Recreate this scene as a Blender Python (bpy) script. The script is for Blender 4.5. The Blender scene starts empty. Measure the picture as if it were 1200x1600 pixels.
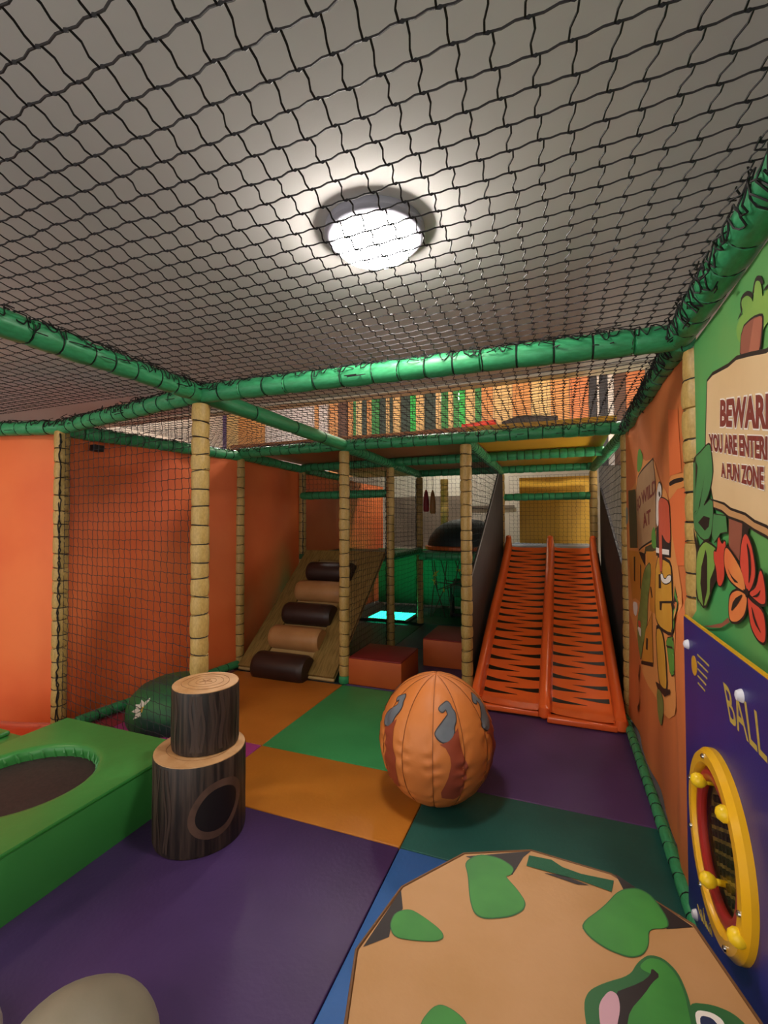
import bpy, bmesh, math, random
from mathutils import Vector, Matrix, noise
from mathutils.geometry import tessellate_polygon
PI = math.pi
rnd = random.Random(7)
scene = bpy.context.scene
COL = scene.collection

# ------------------------------------------------------------------ camera
FPX = 714.97
PITCH, YAW, ROLL = 0.0232, 0.3679, -0.003
CAMP = Vector((0, 0, 1.5))
_w = Vector((-math.sin(YAW)*math.cos(PITCH), math.cos(YAW)*math.cos(PITCH), math.sin(PITCH)))
_r = Vector((math.cos(YAW), math.sin(YAW), 0)); _u = _r.cross(_w)
CR = _r*math.cos(ROLL)+_u*math.sin(ROLL); CU = _u*math.cos(ROLL)-_r*math.sin(ROLL); CW = _w
cd = bpy.data.cameras.new('camera'); cam = bpy.data.objects.new('camera', cd); COL.objects.link(cam)
cd.sensor_fit = 'HORIZONTAL'; cd.sensor_width = 36; cd.lens = FPX*36/1200; cd.clip_start = .02; cd.clip_end = 100
cam.matrix_world = Matrix(((CR.x, CU.x, -CW.x, CAMP.x), (CR.y, CU.y, -CW.y, CAMP.y), (CR.z, CU.z, -CW.z, CAMP.z), (0, 0, 0, 1)))
scene.camera = cam
def ray(x, y): return CW+CR*((x-600)/FPX)-CU*((y-800)/FPX)
def onz(x, y, z): d = ray(x, y); return CAMP+d*((z-CAMP.z)/d.z)
def onx(x, y, X): d = ray(x, y); return CAMP+d*(X/d.x)
def ony(x, y, Y): d = ray(x, y); return CAMP+d*(Y/d.y)

# ------------------------------------------------------------------ world and exposure
wd = bpy.data.worlds.new('world'); scene.world = wd; wd.use_nodes = True
wd.node_tree.nodes['Background'].inputs[0].default_value = (.8, .77, .74, 1)
wd.node_tree.nodes['Background'].inputs[1].default_value = 1.5
vs = scene.view_settings
vs.view_transform = 'Standard'; vs.look = 'None'; vs.gamma = 1; vs.use_curve_mapping = False
vs.exposure = .8
LAMP_WALL = 70
LAMP_MAIN, LAMP_SIDE, LAMP_UP, LAMP_BACK, GLOW = 62, 44, 120, 80, 6

# ------------------------------------------------------------------ materials
def lin(c):
    if isinstance(c, str): c = [int(c[i:i+2], 16)/255 for i in (0, 2, 4)]
    return tuple((v/12.92 if v <= .04045 else ((v+.055)/1.055)**2.4) for v in c)+(1,)
MATS = {}
def mat(name, col, rough=.5, col2=None, nscale=3.0, bump=0.0, bscale=40.0, spec=.4, stretch=None, emit=None, lo=.35, hi=.65, metal=0, detail=4):
    if name in MATS: return MATS[name]
    m = bpy.data.materials.new(name); m.use_nodes = True; MATS[name] = m
    nt = m.node_tree; b = nt.nodes['Principled BSDF']
    b.inputs['Base Color'].default_value = lin(col); b.inputs['Roughness'].default_value = rough
    b.inputs['Specular IOR Level'].default_value = spec; b.inputs['Metallic'].default_value = metal
    if emit:
        b.inputs['Emission Color'].default_value = lin(emit[0]); b.inputs['Emission Strength'].default_value = emit[1]
    if col2 or bump:
        tc = nt.nodes.new('ShaderNodeTexCoord'); mp = nt.nodes.new('ShaderNodeMapping')
        nt.links.new(tc.outputs['Object'], mp.inputs['Vector'])
        if stretch: mp.inputs['Scale'].default_value = stretch
    if col2:
        n = nt.nodes.new('ShaderNodeTexNoise'); n.inputs['Scale'].default_value = nscale; n.inputs['Detail'].default_value = detail
        r = nt.nodes.new('ShaderNodeValToRGB'); r.color_ramp.elements[0].position = lo; r.color_ramp.elements[1].position = hi
        r.color_ramp.elements[0].color = lin(col); r.color_ramp.elements[1].color = lin(col2)
        nt.links.new(mp.outputs[0], n.inputs['Vector']); nt.links.new(n.outputs['Fac'], r.inputs[0]); nt.links.new(r.outputs[0], b.inputs['Base Color'])
    if bump:
        n2 = nt.nodes.new('ShaderNodeTexNoise'); n2.inputs['Scale'].default_value = bscale; n2.inputs['Detail'].default_value = 3
        bp = nt.nodes.new('ShaderNodeBump'); bp.inputs['Strength'].default_value = bump; bp.inputs['Distance'].default_value = .01
        nt.links.new(mp.outputs[0], n2.inputs['Vector']); nt.links.new(n2.outputs['Fac'], bp.inputs['Height']); nt.links.new(bp.outputs[0], b.inputs['Normal'])
    return m

M_tan = mat('tan_vinyl', 'b9995a', .42, 'a5864a', 6, .12, 60)
M_green = mat('green_vinyl', '3c9a68', .38, '328a58', 5, .12, 45)
M_net = mat('net_cord', '1d1a1f', .7)
M_black = mat('black_cord', '141214', .65)
M_orange_b = mat('orange_banner', 'e87840', .55, 'dc6433', 1.2, .06, 8)
M_ceil = mat('ceiling_paint', 'd3d1d0', .85, 'cbc9c8', 1.5, .03, 120)
M_white = mat('white_wall', 'd8d2c8', .8, 'cfc8bc', 2)
M_floor = mat('floor_screed', '2a2426', .8, '332c2e', 4)

# ------------------------------------------------------------------ mesh helpers
class MB:
    def __init__(s): s.v = []; s.f = []
    def add(s, vs, fs):
        o = len(s.v); s.v += [Vector(v) for v in vs]; s.f += [tuple(i+o for i in f) for f in fs]; return s
    def box(s, lo, hi, bev=0.0):
        bm = bmesh.new(); bmesh.ops.create_cube(bm, size=1)
        for v in bm.verts:
            v.co = Vector([(lo[i]+hi[i])/2+v.co[i]*(hi[i]-lo[i]) for i in range(3)])
        if bev: bmesh.ops.bevel(bm, geom=list(bm.edges), offset=bev, segments=3, affect='EDGES', profile=.5)
        s.bm(bm); return s
    def bm(s, bm):
        bm.verts.index_update(); s.add([v.co.copy() for v in bm.verts], [[v.index for v in f.verts] for f in bm.faces]); bm.free(); return s
    def tube(s, pts, r, n=6, closed=False, caps=True):
        pts = [Vector(p) for p in pts]; k = len(pts); rings = []; up = None
        for i, p in enumerate(pts):
            a = pts[(i-1) % k] if (closed or i > 0) else p; b = pts[(i+1) % k] if (closed or i < k-1) else p
            t = (b-a).normalized()
            if up is None: up = t.orthogonal().normalized()
            up = (up-t*up.dot(t))
            up = up.normalized() if up.length > 1e-6 else t.orthogonal().normalized()
            sd = t.cross(up); rr = r[i] if isinstance(r, (list, tuple)) else r
            rings.append([p+up*(math.cos(2*PI*j/n)*rr)+sd*(math.sin(2*PI*j/n)*rr) for j in range(n)])
        vs = [v for q in rings for v in q]; fs = []
        for i in range(k if closed else k-1):
            for j in range(n):
                i2 = (i+1) % k; fs.append((i*n+j, i*n+(j+1) % n, i2*n+(j+1) % n, i2*n+j))
        if caps and not closed: fs += [tuple(range(n))[::-1], tuple((k-1)*n+j for j in range(n))]
        return s.add(vs, fs)
    def lathe(s, prof, c=(0, 0, 0), n=32, axis='Z', sx=1, sy=1):
        vs = []; fs = []; c = Vector(c)
        for (r, z) in prof:
            for j in range(n):
                a = 2*PI*j/n; p = (r*math.cos(a)*sx, r*math.sin(a)*sy, z)
                if axis == 'X': p = (p[2], p[0], p[1])
                elif axis == 'Y': p = (p[1], p[2], p[0])
                vs.append(c+Vector(p))
        k = len(prof)
        for i in range(k-1):
            for j in range(n): fs.append((i*n+j, i*n+(j+1) % n, (i+1)*n+(j+1) % n, (i+1)*n+j))
        fs += [tuple(range(n))[::-1], tuple((k-1)*n+j for j in range(n))]
        return s.add(vs, fs)
    def prism(s, poly, a, b, axis=2):          # poly 2-D, extruded from a to b along axis
        def P(q, h):
            return (q[0], q[1], h) if axis == 2 else ((h, q[0], q[1]) if axis == 0 else (q[0], h, q[1]))
        n = len(poly); vs = [P(q, a) for q in poly]+[P(q, b) for q in poly]
        fs = [tuple(range(n))[::-1], tuple(range(n, 2*n))]+[(i, (i+1) % n, n+(i+1) % n, n+i) for i in range(n)]
        return s.add(vs, fs)
    def sheet(s, fn, nu, nv):
        vs = [fn(i/nu, j/nv) for i in range(nu+1) for j in range(nv+1)]
        return s.add(vs, [(i*(nv+1)+j, (i+1)*(nv+1)+j, (i+1)*(nv+1)+j+1, i*(nv+1)+j+1) for i in range(nu) for j in range(nv)])

def mesh_of(name, mb, m, smooth=True, org=(0, 0, 0), fix=True):
    me = bpy.data.meshes.new(name); o = Vector(org)
    me.from_pydata([v-o for v in mb.v], [], mb.f)
    if fix:
        bm = bmesh.new(); bm.from_mesh(me); bmesh.ops.recalc_face_normals(bm, faces=bm.faces); bm.to_mesh(me); bm.free()
    me.materials.append(m)
    if smooth:
        me.polygons.foreach_set('use_smooth', [True]*len(me.polygons))
        try: me.set_sharp_from_angle(angle=math.radians(40))
        except Exception: pass
    me.update(); return me
def link(name, me, parent=None):
    o = bpy.data.objects.new(name, me); COL.objects.link(o); o.parent = parent; return o
def part(name, mb, m, parent, smooth=True, fix=True):
    org = Vector((0, 0, 0)); p = parent
    while p is not None: org += p.location; p = p.parent
    return link(name, mesh_of(name, mb, m, smooth, org, fix), parent)
def tag(o, label, cat, group=None, kind=None):
    o['label'] = label; o['category'] = cat
    if group: o['group'] = group
    if kind: o['kind'] = kind
    return o
def thing(name, label, cat, loc=(0, 0, 0), group=None):
    o = bpy.data.objects.new(name, None); COL.objects.link(o); o.location = loc; o.empty_display_size = .05
    return tag(o, label, cat, group)
def solo(name, mb, m, label, cat, org=(0, 0, 0), group=None, smooth=True, fix=True):
    o = link(name, mesh_of(name, mb, m, smooth, org, fix)); o.location = org
    return tag(o, label, cat, group)
def struct(name, mb, m, label=None):
    o = link(name, mesh_of(name, mb, m, False)); o['kind'] = 'structure'
    o['label'] = label or name.replace('_', ' '); return o

# ------------------------------------------------------------------ the room
ZC, ZU, YB, YF, XLW, XRW, YE = 2.62, 3.9, 9.4, -2.4, -6.4, 1.25, 3.75
struct('floor', MB().box((XLW-.1, YF-.1, -.14), (XRW+.1, YB+.1, -.04)), M_floor, 'dark floor slab under the play mats')
struct('ceiling', MB().box((XLW-.1, YF-.1, ZC), (XRW+.1, YE, ZC+.1)), M_ceil, 'low grey painted ceiling above the ceiling net')
struct('ceiling_upper', MB().box((XLW-.1, YE-.1, ZU), (XRW+.1, YB+.1, ZU+.1)).box((XLW-.1, YE-.1, ZC+.1), (XRW+.1, YE, ZU)), M_white, 'raised pale ceiling over the upper play level')
struct('trim_1', MB().box((XLW, YE-.14, ZC-.02), (XRW, YE+.005, ZC+.0)), mat('cream_trim', 'd6ccb8', .7), 'cream trim strip along the edge of the low ceiling')
struct('wall_left', MB().box((XLW-.1, YF-.1, -.04), (XLW, YB+.1, ZU)), M_white, 'pale wall beyond the left play bays')
struct('wall_right', MB().box((XRW, YF-.1, -.04), (XRW+.1, YB+.1, ZU)), M_white, 'pale wall behind the printed banners')
struct('wall_back', MB().box((XLW-.1, YB, -.04), (XRW+.1, YB+.1, ZU)), M_white, 'pale back wall behind the far netting')

# lamps -------------------------------------------------------------
def lamp(x, y, z, strength, label, r=.185, warm='fff6ea'):
    t = thing('ceiling_lamp', label, 'lamp', (x, y, z))
    part('rim', MB().lathe([(r-.02, z-.001), (r+.018, z-.001), (r+.020, z-.026), (r+.012, z-.037), (r-.004, z-.042), (r-.02, z-.040)], (x, y, 0), 48), mat('lamp_rim', '8f8f9c', .35), t)
    part('diffuser', MB().lathe([(r-.022, z-.035), (r-.024, z-.066), (r-.036, z-.078), (r*.6, z-.088), (.01, z-.091)], (x, y, 0), 48), mat('lamp_diffuser_%g' % strength, 'ffffff', .4, emit=(warm, strength)), t)
lamp(-.65, 1.60, ZC, LAMP_MAIN, 'round white ceiling lamp glowing above the net', .172)
lamp(-3.6, .75, ZC, LAMP_SIDE, 'round ceiling lamp above the trampoline bay outside the frame', .183, 'ffe2bd')
lamp(-.7, -1.2, ZC, LAMP_SIDE, 'round ceiling lamp behind the viewer', .183)
lamp(-4.3, 5.6, ZU, LAMP_UP, 'round ceiling lamp over the left of the upper level', .2)
lamp(-1.6, 5.2, ZU, LAMP_UP, 'round ceiling lamp over the middle of the upper level', .2)
lamp(.75, 5.4, ZU, LAMP_UP, 'round ceiling lamp over the right of the upper level', .2)
WL = thing('wall_lamp', 'white bulkhead lamp on the wall right of the slide, hidden behind the banner', 'lamp', (XRW, 4.9, 1.6))
part('base', MB().lathe([(.13, XRW-.02), (.13, XRW-.001)], (0, 4.9, 1.6), 24, 'X'), mat('lamp_rim', '8f8f9c', .35), WL)
part('diffuser', MB().lathe([(.02, XRW-.10), (.08, XRW-.09), (.11, XRW-.06), (.12, XRW-.021)], (0, 4.9, 1.6), 24, 'X'), mat('lamp_diffuser_wall', 'ffffff', .4, emit=('fff2e0', LAMP_WALL)), WL)
lamp(-1.8, 8.4, ZU, LAMP_BACK, 'round ceiling lamp near the back wall', .2)

# ------------------------------------------------------------------ floor mats
def floor_mat(x0, x1, y0, y1, c, c2, label, h=.04, rough=.45):
    m = mat('mat_'+c, c, rough, c2, 2.5, .10, 55, spec=.3)
    solo('floor_mat', MB().box((x0+.002, y0+.002, -.04), (x1-.002, y1-.002, h-.04), .006), m, label, 'floor mat', group='foam floor mats')
XA_, XB, XD, XR = -3.1, -1.9, -.71, .45
floor_mat(-1.962, XD, .75, 2.03, '45305f', '3d2a55', 'dark purple floor mat in front of the tree stumps and trampoline')
floor_mat(-1.962, XD, -.5, .75, '45305f', '3d2a55', 'purple floor mat nearest the viewer at the bottom edge')
floor_mat(XD, XR, .75, 2.03, '3465a8', '2d5b9a', 'blue floor mat beside the tan twelve-sided drum')
floor_mat(XD, XR, -.5, .75, '26524c', '204743', 'dark floor mat under the viewer')
floor_mat(XB, XD, 2.03, 2.62, 'c27a2b', 'b56f24', 'ochre orange floor mat in front of the orange ball')
floor_mat(XD, XR, 2.03, 2.60, '265c55', '21504a', 'dark teal green floor mat behind the drum')
floor_mat(XB, XD, 2.62, 3.85, '3f9a5c', '388f53', 'bright green floor mat in front of the red blocks')
floor_mat(XD, XR, 2.60, 3.92, '573a69', '4d345e', 'plum purple floor mat at the foot of the slide')
floor_mat(XA_, XB, 2.62, 3.85, 'c2762d', 'b46a26', 'ochre orange floor mat at the foot of the log ramp')
floor_mat(XA_, XB, 2.03, 2.62, 'b0408f', 'a23a84', 'pink floor mat peeking out behind the stumps')
floor_mat(XA_, -1.962, .75, 2.03, '8a4020', '7c3a1d', 'rust brown floor mat under the green trampoline')
floor_mat(-4.95, XA_, .75, 2.38, 'd0522a', 'c34a26', 'red orange floor mat left of the trampoline')
floor_mat(-4.95, XA_, 2.40, 3.85, '8f3340', '80303b', 'dark red floor mat behind the netting by the left wall')
floor_mat(XB, XD, 3.87, 5.25, '4d3d63', '453658', 'purple floor mat between the two red blocks')
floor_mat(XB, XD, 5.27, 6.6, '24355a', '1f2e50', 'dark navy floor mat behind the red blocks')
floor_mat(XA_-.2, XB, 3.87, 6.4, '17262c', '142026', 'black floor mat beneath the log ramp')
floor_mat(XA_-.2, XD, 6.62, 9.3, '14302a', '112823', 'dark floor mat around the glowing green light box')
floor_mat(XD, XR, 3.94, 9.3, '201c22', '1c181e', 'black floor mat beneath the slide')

# ------------------------------------------------------------------ padded posts and beams
def seg_mesh(L, r, m, name, n=14):
    prof = [(r*.80, 0), (r*.93, L*.035), (r*.985, L*.2), (r, L*.5), (r*.985, L*.8), (r*.93, L*.965), (r*.80, L)]
    mb = MB(); vs = []; k = len(prof)
    for i, (rr, z) in enumerate(prof):
        for j in range(n):
            a = 2*PI*j/n; q = rr*(1+.018*math.sin(a*5+i*1.3)+.012*math.sin(a*3-i)); vs.append((q*math.cos(a), q*math.sin(a), z))
    fs = [(i*n+j, i*n+(j+1) % n, (i+1)*n+(j+1) % n, (i+1)*n+j) for i in range(k-1) for j in range(n)]+[tuple(range(n))[::-1], tuple((k-1)*n+j for j in range(n))]
    mb.add(vs, fs); return mesh_of(name, mb, m)
SEG_T = [seg_mesh(1, 1, M_tan, 'foam_segment') for _ in (0,)][0]
SEG_G = seg_mesh(1, 1, M_green, 'foam_sleeve')

def run_of_segments(root, a, b, r, me, name, pitch, ties=True, lacing=False, tie_r=.0032, side=None):
    a, b = Vector(a), Vector(b); d = b-a; L = d.length; t = d.normalized(); q = t.to_track_quat('Z', 'Y')
    n = max(1, round(L/pitch)); ls = [rnd.uniform(.8, 1.2) for _ in range(n)]; k = L/sum(ls); pos = 0; tie = MB()
    s1 = t.orthogonal().normalized(); s2 = t.cross(s1)
    for l in ls:
        l *= k; o = link(name, me, root); rr = r*rnd.uniform(.96, 1.04)
        o.location = a+t*pos-root.location; o.scale = (rr, rr, l*1.0); o.rotation_mode = 'QUATERNION'
        from mathutils import Quaternion
        o.rotation_quaternion = q @ Quaternion((0, 0, 1), rnd.uniform(0, 6.28))
        if pos > 0 and ties:
            c = a+t*pos; tilt = Vector([rnd.uniform(-.012, .012) for _ in range(3)])
            tie.tube([c+s1*(math.cos(x)*r*.93)+s2*(math.sin(x)*r*.93)+t*(tilt.x*math.cos(x)) for x in [2*PI*j/12 for j in range(12)]], tie_r, 4, closed=True)
        pos += l
    if tie.v: part('tie_cord', tie, M_black, root)['kind'] = 'stuff'
    if lacing:
        up = Vector((0, 0, 1)) if side is None else Vector(side); up = up-t*up.dot(t); side = math.atan2(up.dot(s2), up.dot(s1))
        lc = MB(); m = int(L/.06)
        for rep in range(2):
            pts = []
            for i in range(m*6):
                x = i/6*1.0*2*PI*.55+rep*2; pz = (i+rnd.uniform(-.4, .4))/(m*6)*L
                rr = r*1.05+rnd.uniform(0, .007)
                if side is not None:
                    ang = side+math.sin(x+rnd.uniform(-.5, .5))*(.75+.35*math.sin(pz*9+rep))
                    off = s1*math.cos(ang)+s2*math.sin(ang)
                else: off = s1*math.cos(x)+s2*math.sin(x)
                pts.append(a+t*pz+off*rr)
            lc.tube(pts, .0026, 4)
        for i in range(int(L/.04)):
            pz = rnd.uniform(0, L); ang = side+rnd.uniform(-1.5, 1.5); off = s1*math.cos(ang)+s2*math.sin(ang)
            p0 = a+t*pz+off*r*1.05
            lc.tube([p0, p0+off*.02+t*rnd.uniform(-.04, .04), p0+off*rnd.uniform(-.01, .03)+t*rnd.uniform(-.07, .07)], .0024, 4)
        part('lacing', lc, M_black, root)['kind'] = 'stuff'

HB = 2.235
def post(x, y, label, z0=0, z1=HB-.06, r=.05, pitch=.105, cord=False, base=False):
    t = thing('padded_post', label, 'post', (x, y, z0), 'bamboo-look padded posts')
    zz = z0
    if base:
        part('base_pad', MB().lathe([(r*.9, z0), (r*1.06, z0+.01), (r*1.08, z0+.05), (r*1.0, z0+.07)], (x, y, 0), 20), M_green, t); zz = z0+.07
    run_of_segments(t, (x, y, zz), (x, y, z1), r, SEG_T, 'foam_segment', pitch)
    if cord:
        c = MB(); dx, dy = cord
        for rep in range(2):
            c.tube([(x+dx*(r+.004)+rnd.uniform(-.008, .008), y+dy*(r+.004)+rnd.uniform(-.008, .008), z0+.02+i*.03) for i in range(int((z1-z0)/.03))], .004, 4)
        part('lacing', c, M_black, t)['kind'] = 'stuff'
    return t
def beam(a, b, label, r=.052, pitch=.12, lacing=False, side=None, group='green padded beams'):
    a, b = Vector(a), Vector(b)
    t = thing('padded_beam', label, 'beam', a, group)
    run_of_segments(t, a, b, r, SEG_G, 'foam_sleeve', pitch, lacing=lacing, side=side, tie_r=.0028)
    return t

PA = (-3.40, 2.27); PB = (XB, 2.04); PR1 = (.52, 2.11); PL2 = (-3.15, 3.95); PC = (-1.905, 3.90); PDp = (-.76, 3.95); PR2 = (.49, 3.98)
PL3 = (-3.22, 5.32); PC3 = (-1.94, 5.25); PC4 = (-1.97, 6.6); PD4 = (-.775, 6.6); PR4 = (.41, 6.6)
post(*PA, 'tan padded post at the corner of the left orange banners, black cord down its side', cord=(.7, -.7))
post(*PB, 'tan padded post behind the stacked tree stumps')
post(*PR1, 'tan padded post on the right wall between the green and orange printed banners', r=.064)
post(*PL2, 'tan padded post on the left wall beside the foot of the log ramp')
post(*PC, 'tan padded post with green foot between log ramp and red block', base=True)
post(*PDp, 'tan padded post left of the orange slide')
post(*PR2, 'tan padded post on the right wall beside the foot of the slide')
post(*PL3, 'slim tan padded post at the top left of the log ramp', pitch=.11, cord=(.6, -.8))
post(*PC3, 'slim tan padded post at the top right of the log ramp', cord=(-.9, -.4))
post(*PC4, 'slim tan padded post left of the dark dome', cord=(-.9, -.4))
post(*PD4, 'tan padded post at the top left corner of the slide')
post(*PR4, 'tan padded post at the top right corner of the slide')
post(-2.0, 8.3, 'brown padded post far behind the hanging punch bags', z1=2.3, r=.075)

UPS = PI
beam((XB, -.45, HB), (PB[0], PB[1], HB), 'green padded ceiling beam running from the left edge to the post behind the stumps', lacing=True, side=(.7, 0, 1))
beam((PB[0], PB[1], HB), (PC[0], PC[1], HB), 'smooth green padded beam running back from the stump post to the ramp post', pitch=.5)
beam((PC[0], PC[1], HB-.015), (PC3[0], PC3[1], HB-.015), 'green padded beam above the right edge of the log ramp', pitch=.085)
beam((PC3[0], PC3[1], HB-.015), (PC4[0], PC4[1], HB-.015), 'green padded beam running back towards the hanging punch bags', pitch=.085)
beam((PB[0], PB[1], HB), (.45, PR1[1], HB), 'long green padded beam crossing below the ceiling lamp to the right wall', pitch=.15, lacing=True, side=(0, -.5, 1))
beam((PA[0], PA[1], HB-.03), (PB[0], PB[1], HB), 'green padded beam over the net between left corner post and stump post', lacing=True, side=(0, -.7, 1))
beam((-4.9, 1.93, HB-.02), (PA[0], PA[1], HB-.03), 'green padded beam above the leftmost orange banner', lacing=True, side=(0, -.7, 1))
beam((PA[0], PA[1], HB-.05), (PL2[0], PL2[1], HB-.03), 'dark green padded beam along the top of the netted orange banner', lacing=True)
beam((PL2[0], PL2[1], HB-.02), (PL3[0], PL3[1], HB-.02), 'green padded beam above the orange banner beside the ramp')
beam((PL3[0], PL3[1], HB-.02), (-3.25, 6.6, HB-.02), 'green padded beam along the far end of the left wall')
beam((PL2[0], PL2[1], HB), (PC[0], PC[1], HB), 'green padded beam across the front above the log ramp', lacing=True, side=(0, -.6, 1))
beam((PC[0], PC[1], HB), (PDp[0], PDp[1], HB), 'green padded beam across the front above the red blocks', lacing=True, side=(0, -.6, 1))
beam((PDp[0], PDp[1], HB), (PR2[0], PR2[1], HB), 'green padded beam across the front above the slide', lacing=True, side=(0, -.6, 1))
beam((PDp[0], PDp[1]+.03, HB-.02), (PD4[0], PD4[1], HB-.02), 'green padded beam running back above the left side of the slide', pitch=.085)
beam((PR2[0], PR2[1]+.05, HB-.02), (PR4[0], PR4[1], HB-.02), 'green padded beam running back above the right side of the slide', pitch=.085)
beam((-.76, 5.22, HB), (.43, 5.22, HB), 'bright green padded beam under the yellow deck, nearer one', pitch=.09)
beam((-.77, 6.6, HB), (.42, 6.6, HB), 'bright green padded beam under the yellow deck, farther one', pitch=.09)
beam((PC3[0], 5.24, HB), (-.76, 5.22, HB), 'green padded beam under the brown deck, nearer one', pitch=.09)
beam((PC4[0], 6.6, HB), (PD4[0], 6.6, HB), 'green padded beam under the brown deck, farther one', pitch=.09)
beam((PL3[0], PL3[1], HB), (PC3[0], PC3[1], HB), 'shaded green padded beam under the deck over the ramp top', pitch=.09)
beam((.45, -.45, HB), (.45, PR1[1], HB), 'green padded beam along the top of the green jungle banner', lacing=True, pitch=.14, side=(-1, 0, -.1))
beam((.46, PR1[1], HB-.01), (PR2[0], PR2[1], HB-.01), 'green padded beam along the top of the orange cartoon banner', lacing=True, pitch=.12, side=(-1, 0, 0))
beam((PL3[0], 5.30, 1.86), (PC3[0], 5.27, 1.86), 'dark green rail hung with short net above the ramp top', pitch=.09)
beam((PD4[0], 6.62, 1.85), (PR4[0], 6.62, 1.85), 'green rail in front of the yellow netted banner', pitch=.09)
beam((PC3[0], PC3[1], 1.10), (PC4[0], 6.6, 1.08), 'green padded deck edge behind the ramp post', pitch=.09)
beam((PC4[0], 6.58, 1.0), (PD4[0], 6.58, 1.0), 'green padded deck edge under the dark dome', pitch=.1, r=.06)
beam((.45, -.45, .026), (.45, 1.2, .026), 'green padded kerb at the foot of the green banner', r=.024)
beam((.45, 1.25, .03), (.44, 3.9, .03), 'green padded kerb laced to the foot of the orange cartoon banner', r=.028, pitch=.1)
beam((-3.33, 2.35, .045), (PL2[0]+.02, 3.9, .045), 'green padded kerb at the foot of the netted orange banner', r=.04)

# ------------------------------------------------------------------ banners
def sheet_banner(name, a, b, z0, z1, m, label, amp=.02, waves=3.0, nrm=(1, 0, 0), nu=40, nv=24, seed=0, cat='banner'):
    a, b, n = Vector(a), Vector(b), Vector(nrm)
    def fn(u, v):
        p = a.lerp(b, u); w = math.sin(u*waves*2*PI+seed)*amp*(.35+.65*abs(.5-v)*1.4)+amp*.7*noise.noise(Vector((u*4+seed*3, v*3, seed)))
        return Vector((p.x, p.y, z0+(z1-z0)*v))+n*w
    return solo(name, MB().sheet(fn, nu, nv), m, label, cat, fix=False)
ob = 'plain orange vinyl wall banners'
sheet_banner('wall_banner', (-4.9, 2.02, 0), (-3.43, 2.33, 0), 0.02, 2.19, M_orange_b, 'plain orange vinyl banner at the left edge of the picture', .018, 1.5, (.2, -1, 0), seed=1)
sheet_banner('wall_banner', (-3.42, 2.30, 0), (-3.17, 3.93, 0), 0.05, 2.19, M_orange_b, 'plain orange vinyl banner behind the net between two left posts', .03, 2, (1, 0, 0), seed=2)
sheet_banner('wall_banner', (-3.18, 3.98, 0), (-3.26, 5.30, 0), 0.05, 2.2, M_orange_b, 'plain orange vinyl banner beside the log ramp', .025, 1.5, (1, 0, 0), seed=3)
sheet_banner('wall_banner', (-3.27, 5.36, 0), (-3.27, 8.4, 0), 0.02, 2.2, M_orange_b, 'plain orange vinyl banner beyond the top of the ramp', .025, 1.5, (1, 0, 0), seed=4)
solo('speaker', MB().box((-3.39, 2.47, 2.06), (-3.33, 2.55, 2.11), .006), M_black, 'tiny black box at the top of the netted orange banner', 'speaker')

# -- printed banners on the right wall
XW = .475
def woff(y, z):
    if y > 2.03: return -.032*max(0, min(1, (1.16-z)/.06))*max(0, min(1, (2.42-y)/.15))+.010*math.sin((y-2.0)*9)*(.4+.6*abs(z-1.1)/1.1)+.012*noise.noise(Vector((y*3, z*1.2, 3)))
    return .006*noise.noise(Vector((y*2, z*1.5, 8)))
M_gb = mat('green_banner', '3f9a58', .55, '6a9a52', 1.6, .03, 30)
M_ob = mat('cartoon_banner', 'd87a44', .55, 'c06a38', 1.3, .03, 30, stretch=(1, 2.2, .6))
def wall_banner(name, y0, y1, z0, z1, m, label, ny, nz):
    return solo(name, MB().sheet(lambda u, v: Vector((XW+.004+woff(y0+(y1-y0)*u, z0+(z1-z0)*v), y0+(y1-y0)*u, z0+(z1-z0)*v)) if y0 < 1 else (lambda yy, z: Vector((XW+.004+woff(yy, z), yy, z)))((y0-(.13 if z0+(z1-z0)*v < 1.12 else 0))*(1-u)+y1*u, z0+(z1-z0)*v), ny, nz), m, label, 'banner', fix=False)
B_G = wall_banner('jungle_banner', -.6, 2.05, .04, 2.18, M_gb, 'green jungle banner with a wooden beware sign and red flowers', 60, 40)
B_O = wall_banner('cartoon_banner', 2.17, 3.93, .05, 2.18, M_ob, 'orange cartoon banner with a toucan, a wooden sign and yellow graffiti letters', 50, 50)

def flat_mesh(tris, maxlen):
    bm = bmesh.new()
    for t in tris: bm.faces.new([bm.verts.new(p) for p in t])
    bmesh.ops.remove_doubles(bm, verts=bm.verts, dist=1e-5)
    for it in range(5):
        es = [e for e in bm.edges if e.calc_length() > maxlen]
        if not es: break
        bmesh.ops.subdivide_edges(bm, edges=es, cuts=1); bmesh.ops.triangulate(bm, faces=[f for f in bm.faces if len(f.verts) > 3])
    return bm
def smooth_poly(pts, it=2):
    for _ in range(it):
        q = []; n = len(pts)
        for i in range(n):
            a, b = Vector(pts[i]), Vector(pts[(i+1) % n]); q += [a*.78+b*.22, a*.22+b*.78]
        pts = q
    return pts
def grow(pts, d):
    n = len(pts); out = []; A = sum(pts[i][0]*pts[(i+1) % n][1]-pts[(i+1) % n][0]*pts[i][1] for i in range(n)); s = 1 if A > 0 else -1
    for i in range(n):
        a, b, c = Vector(pts[i-1]), Vector(pts[i]), Vector(pts[(i+1) % n])
        e1 = (b-a); e2 = (c-b); e1 = e1.normalized() if e1.length > 1e-9 else Vector((1, 0)); e2 = e2.normalized() if e2.length > 1e-9 else e1
        nn = Vector((e1.y+e2.y, -e1.x-e2.x)); nn = nn.normalized() if nn.length > 1e-6 else Vector((e1.y, -e1.x)); out.append(b+nn*d*s)
    return out
def tri2(poly): 
    tr = tessellate_polygon([[Vector((p[0], p[1], 0)) for p in poly]])
    return [[Vector((poly[i][0], poly[i][1], 0)) for i in t] for t in tr]
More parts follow.
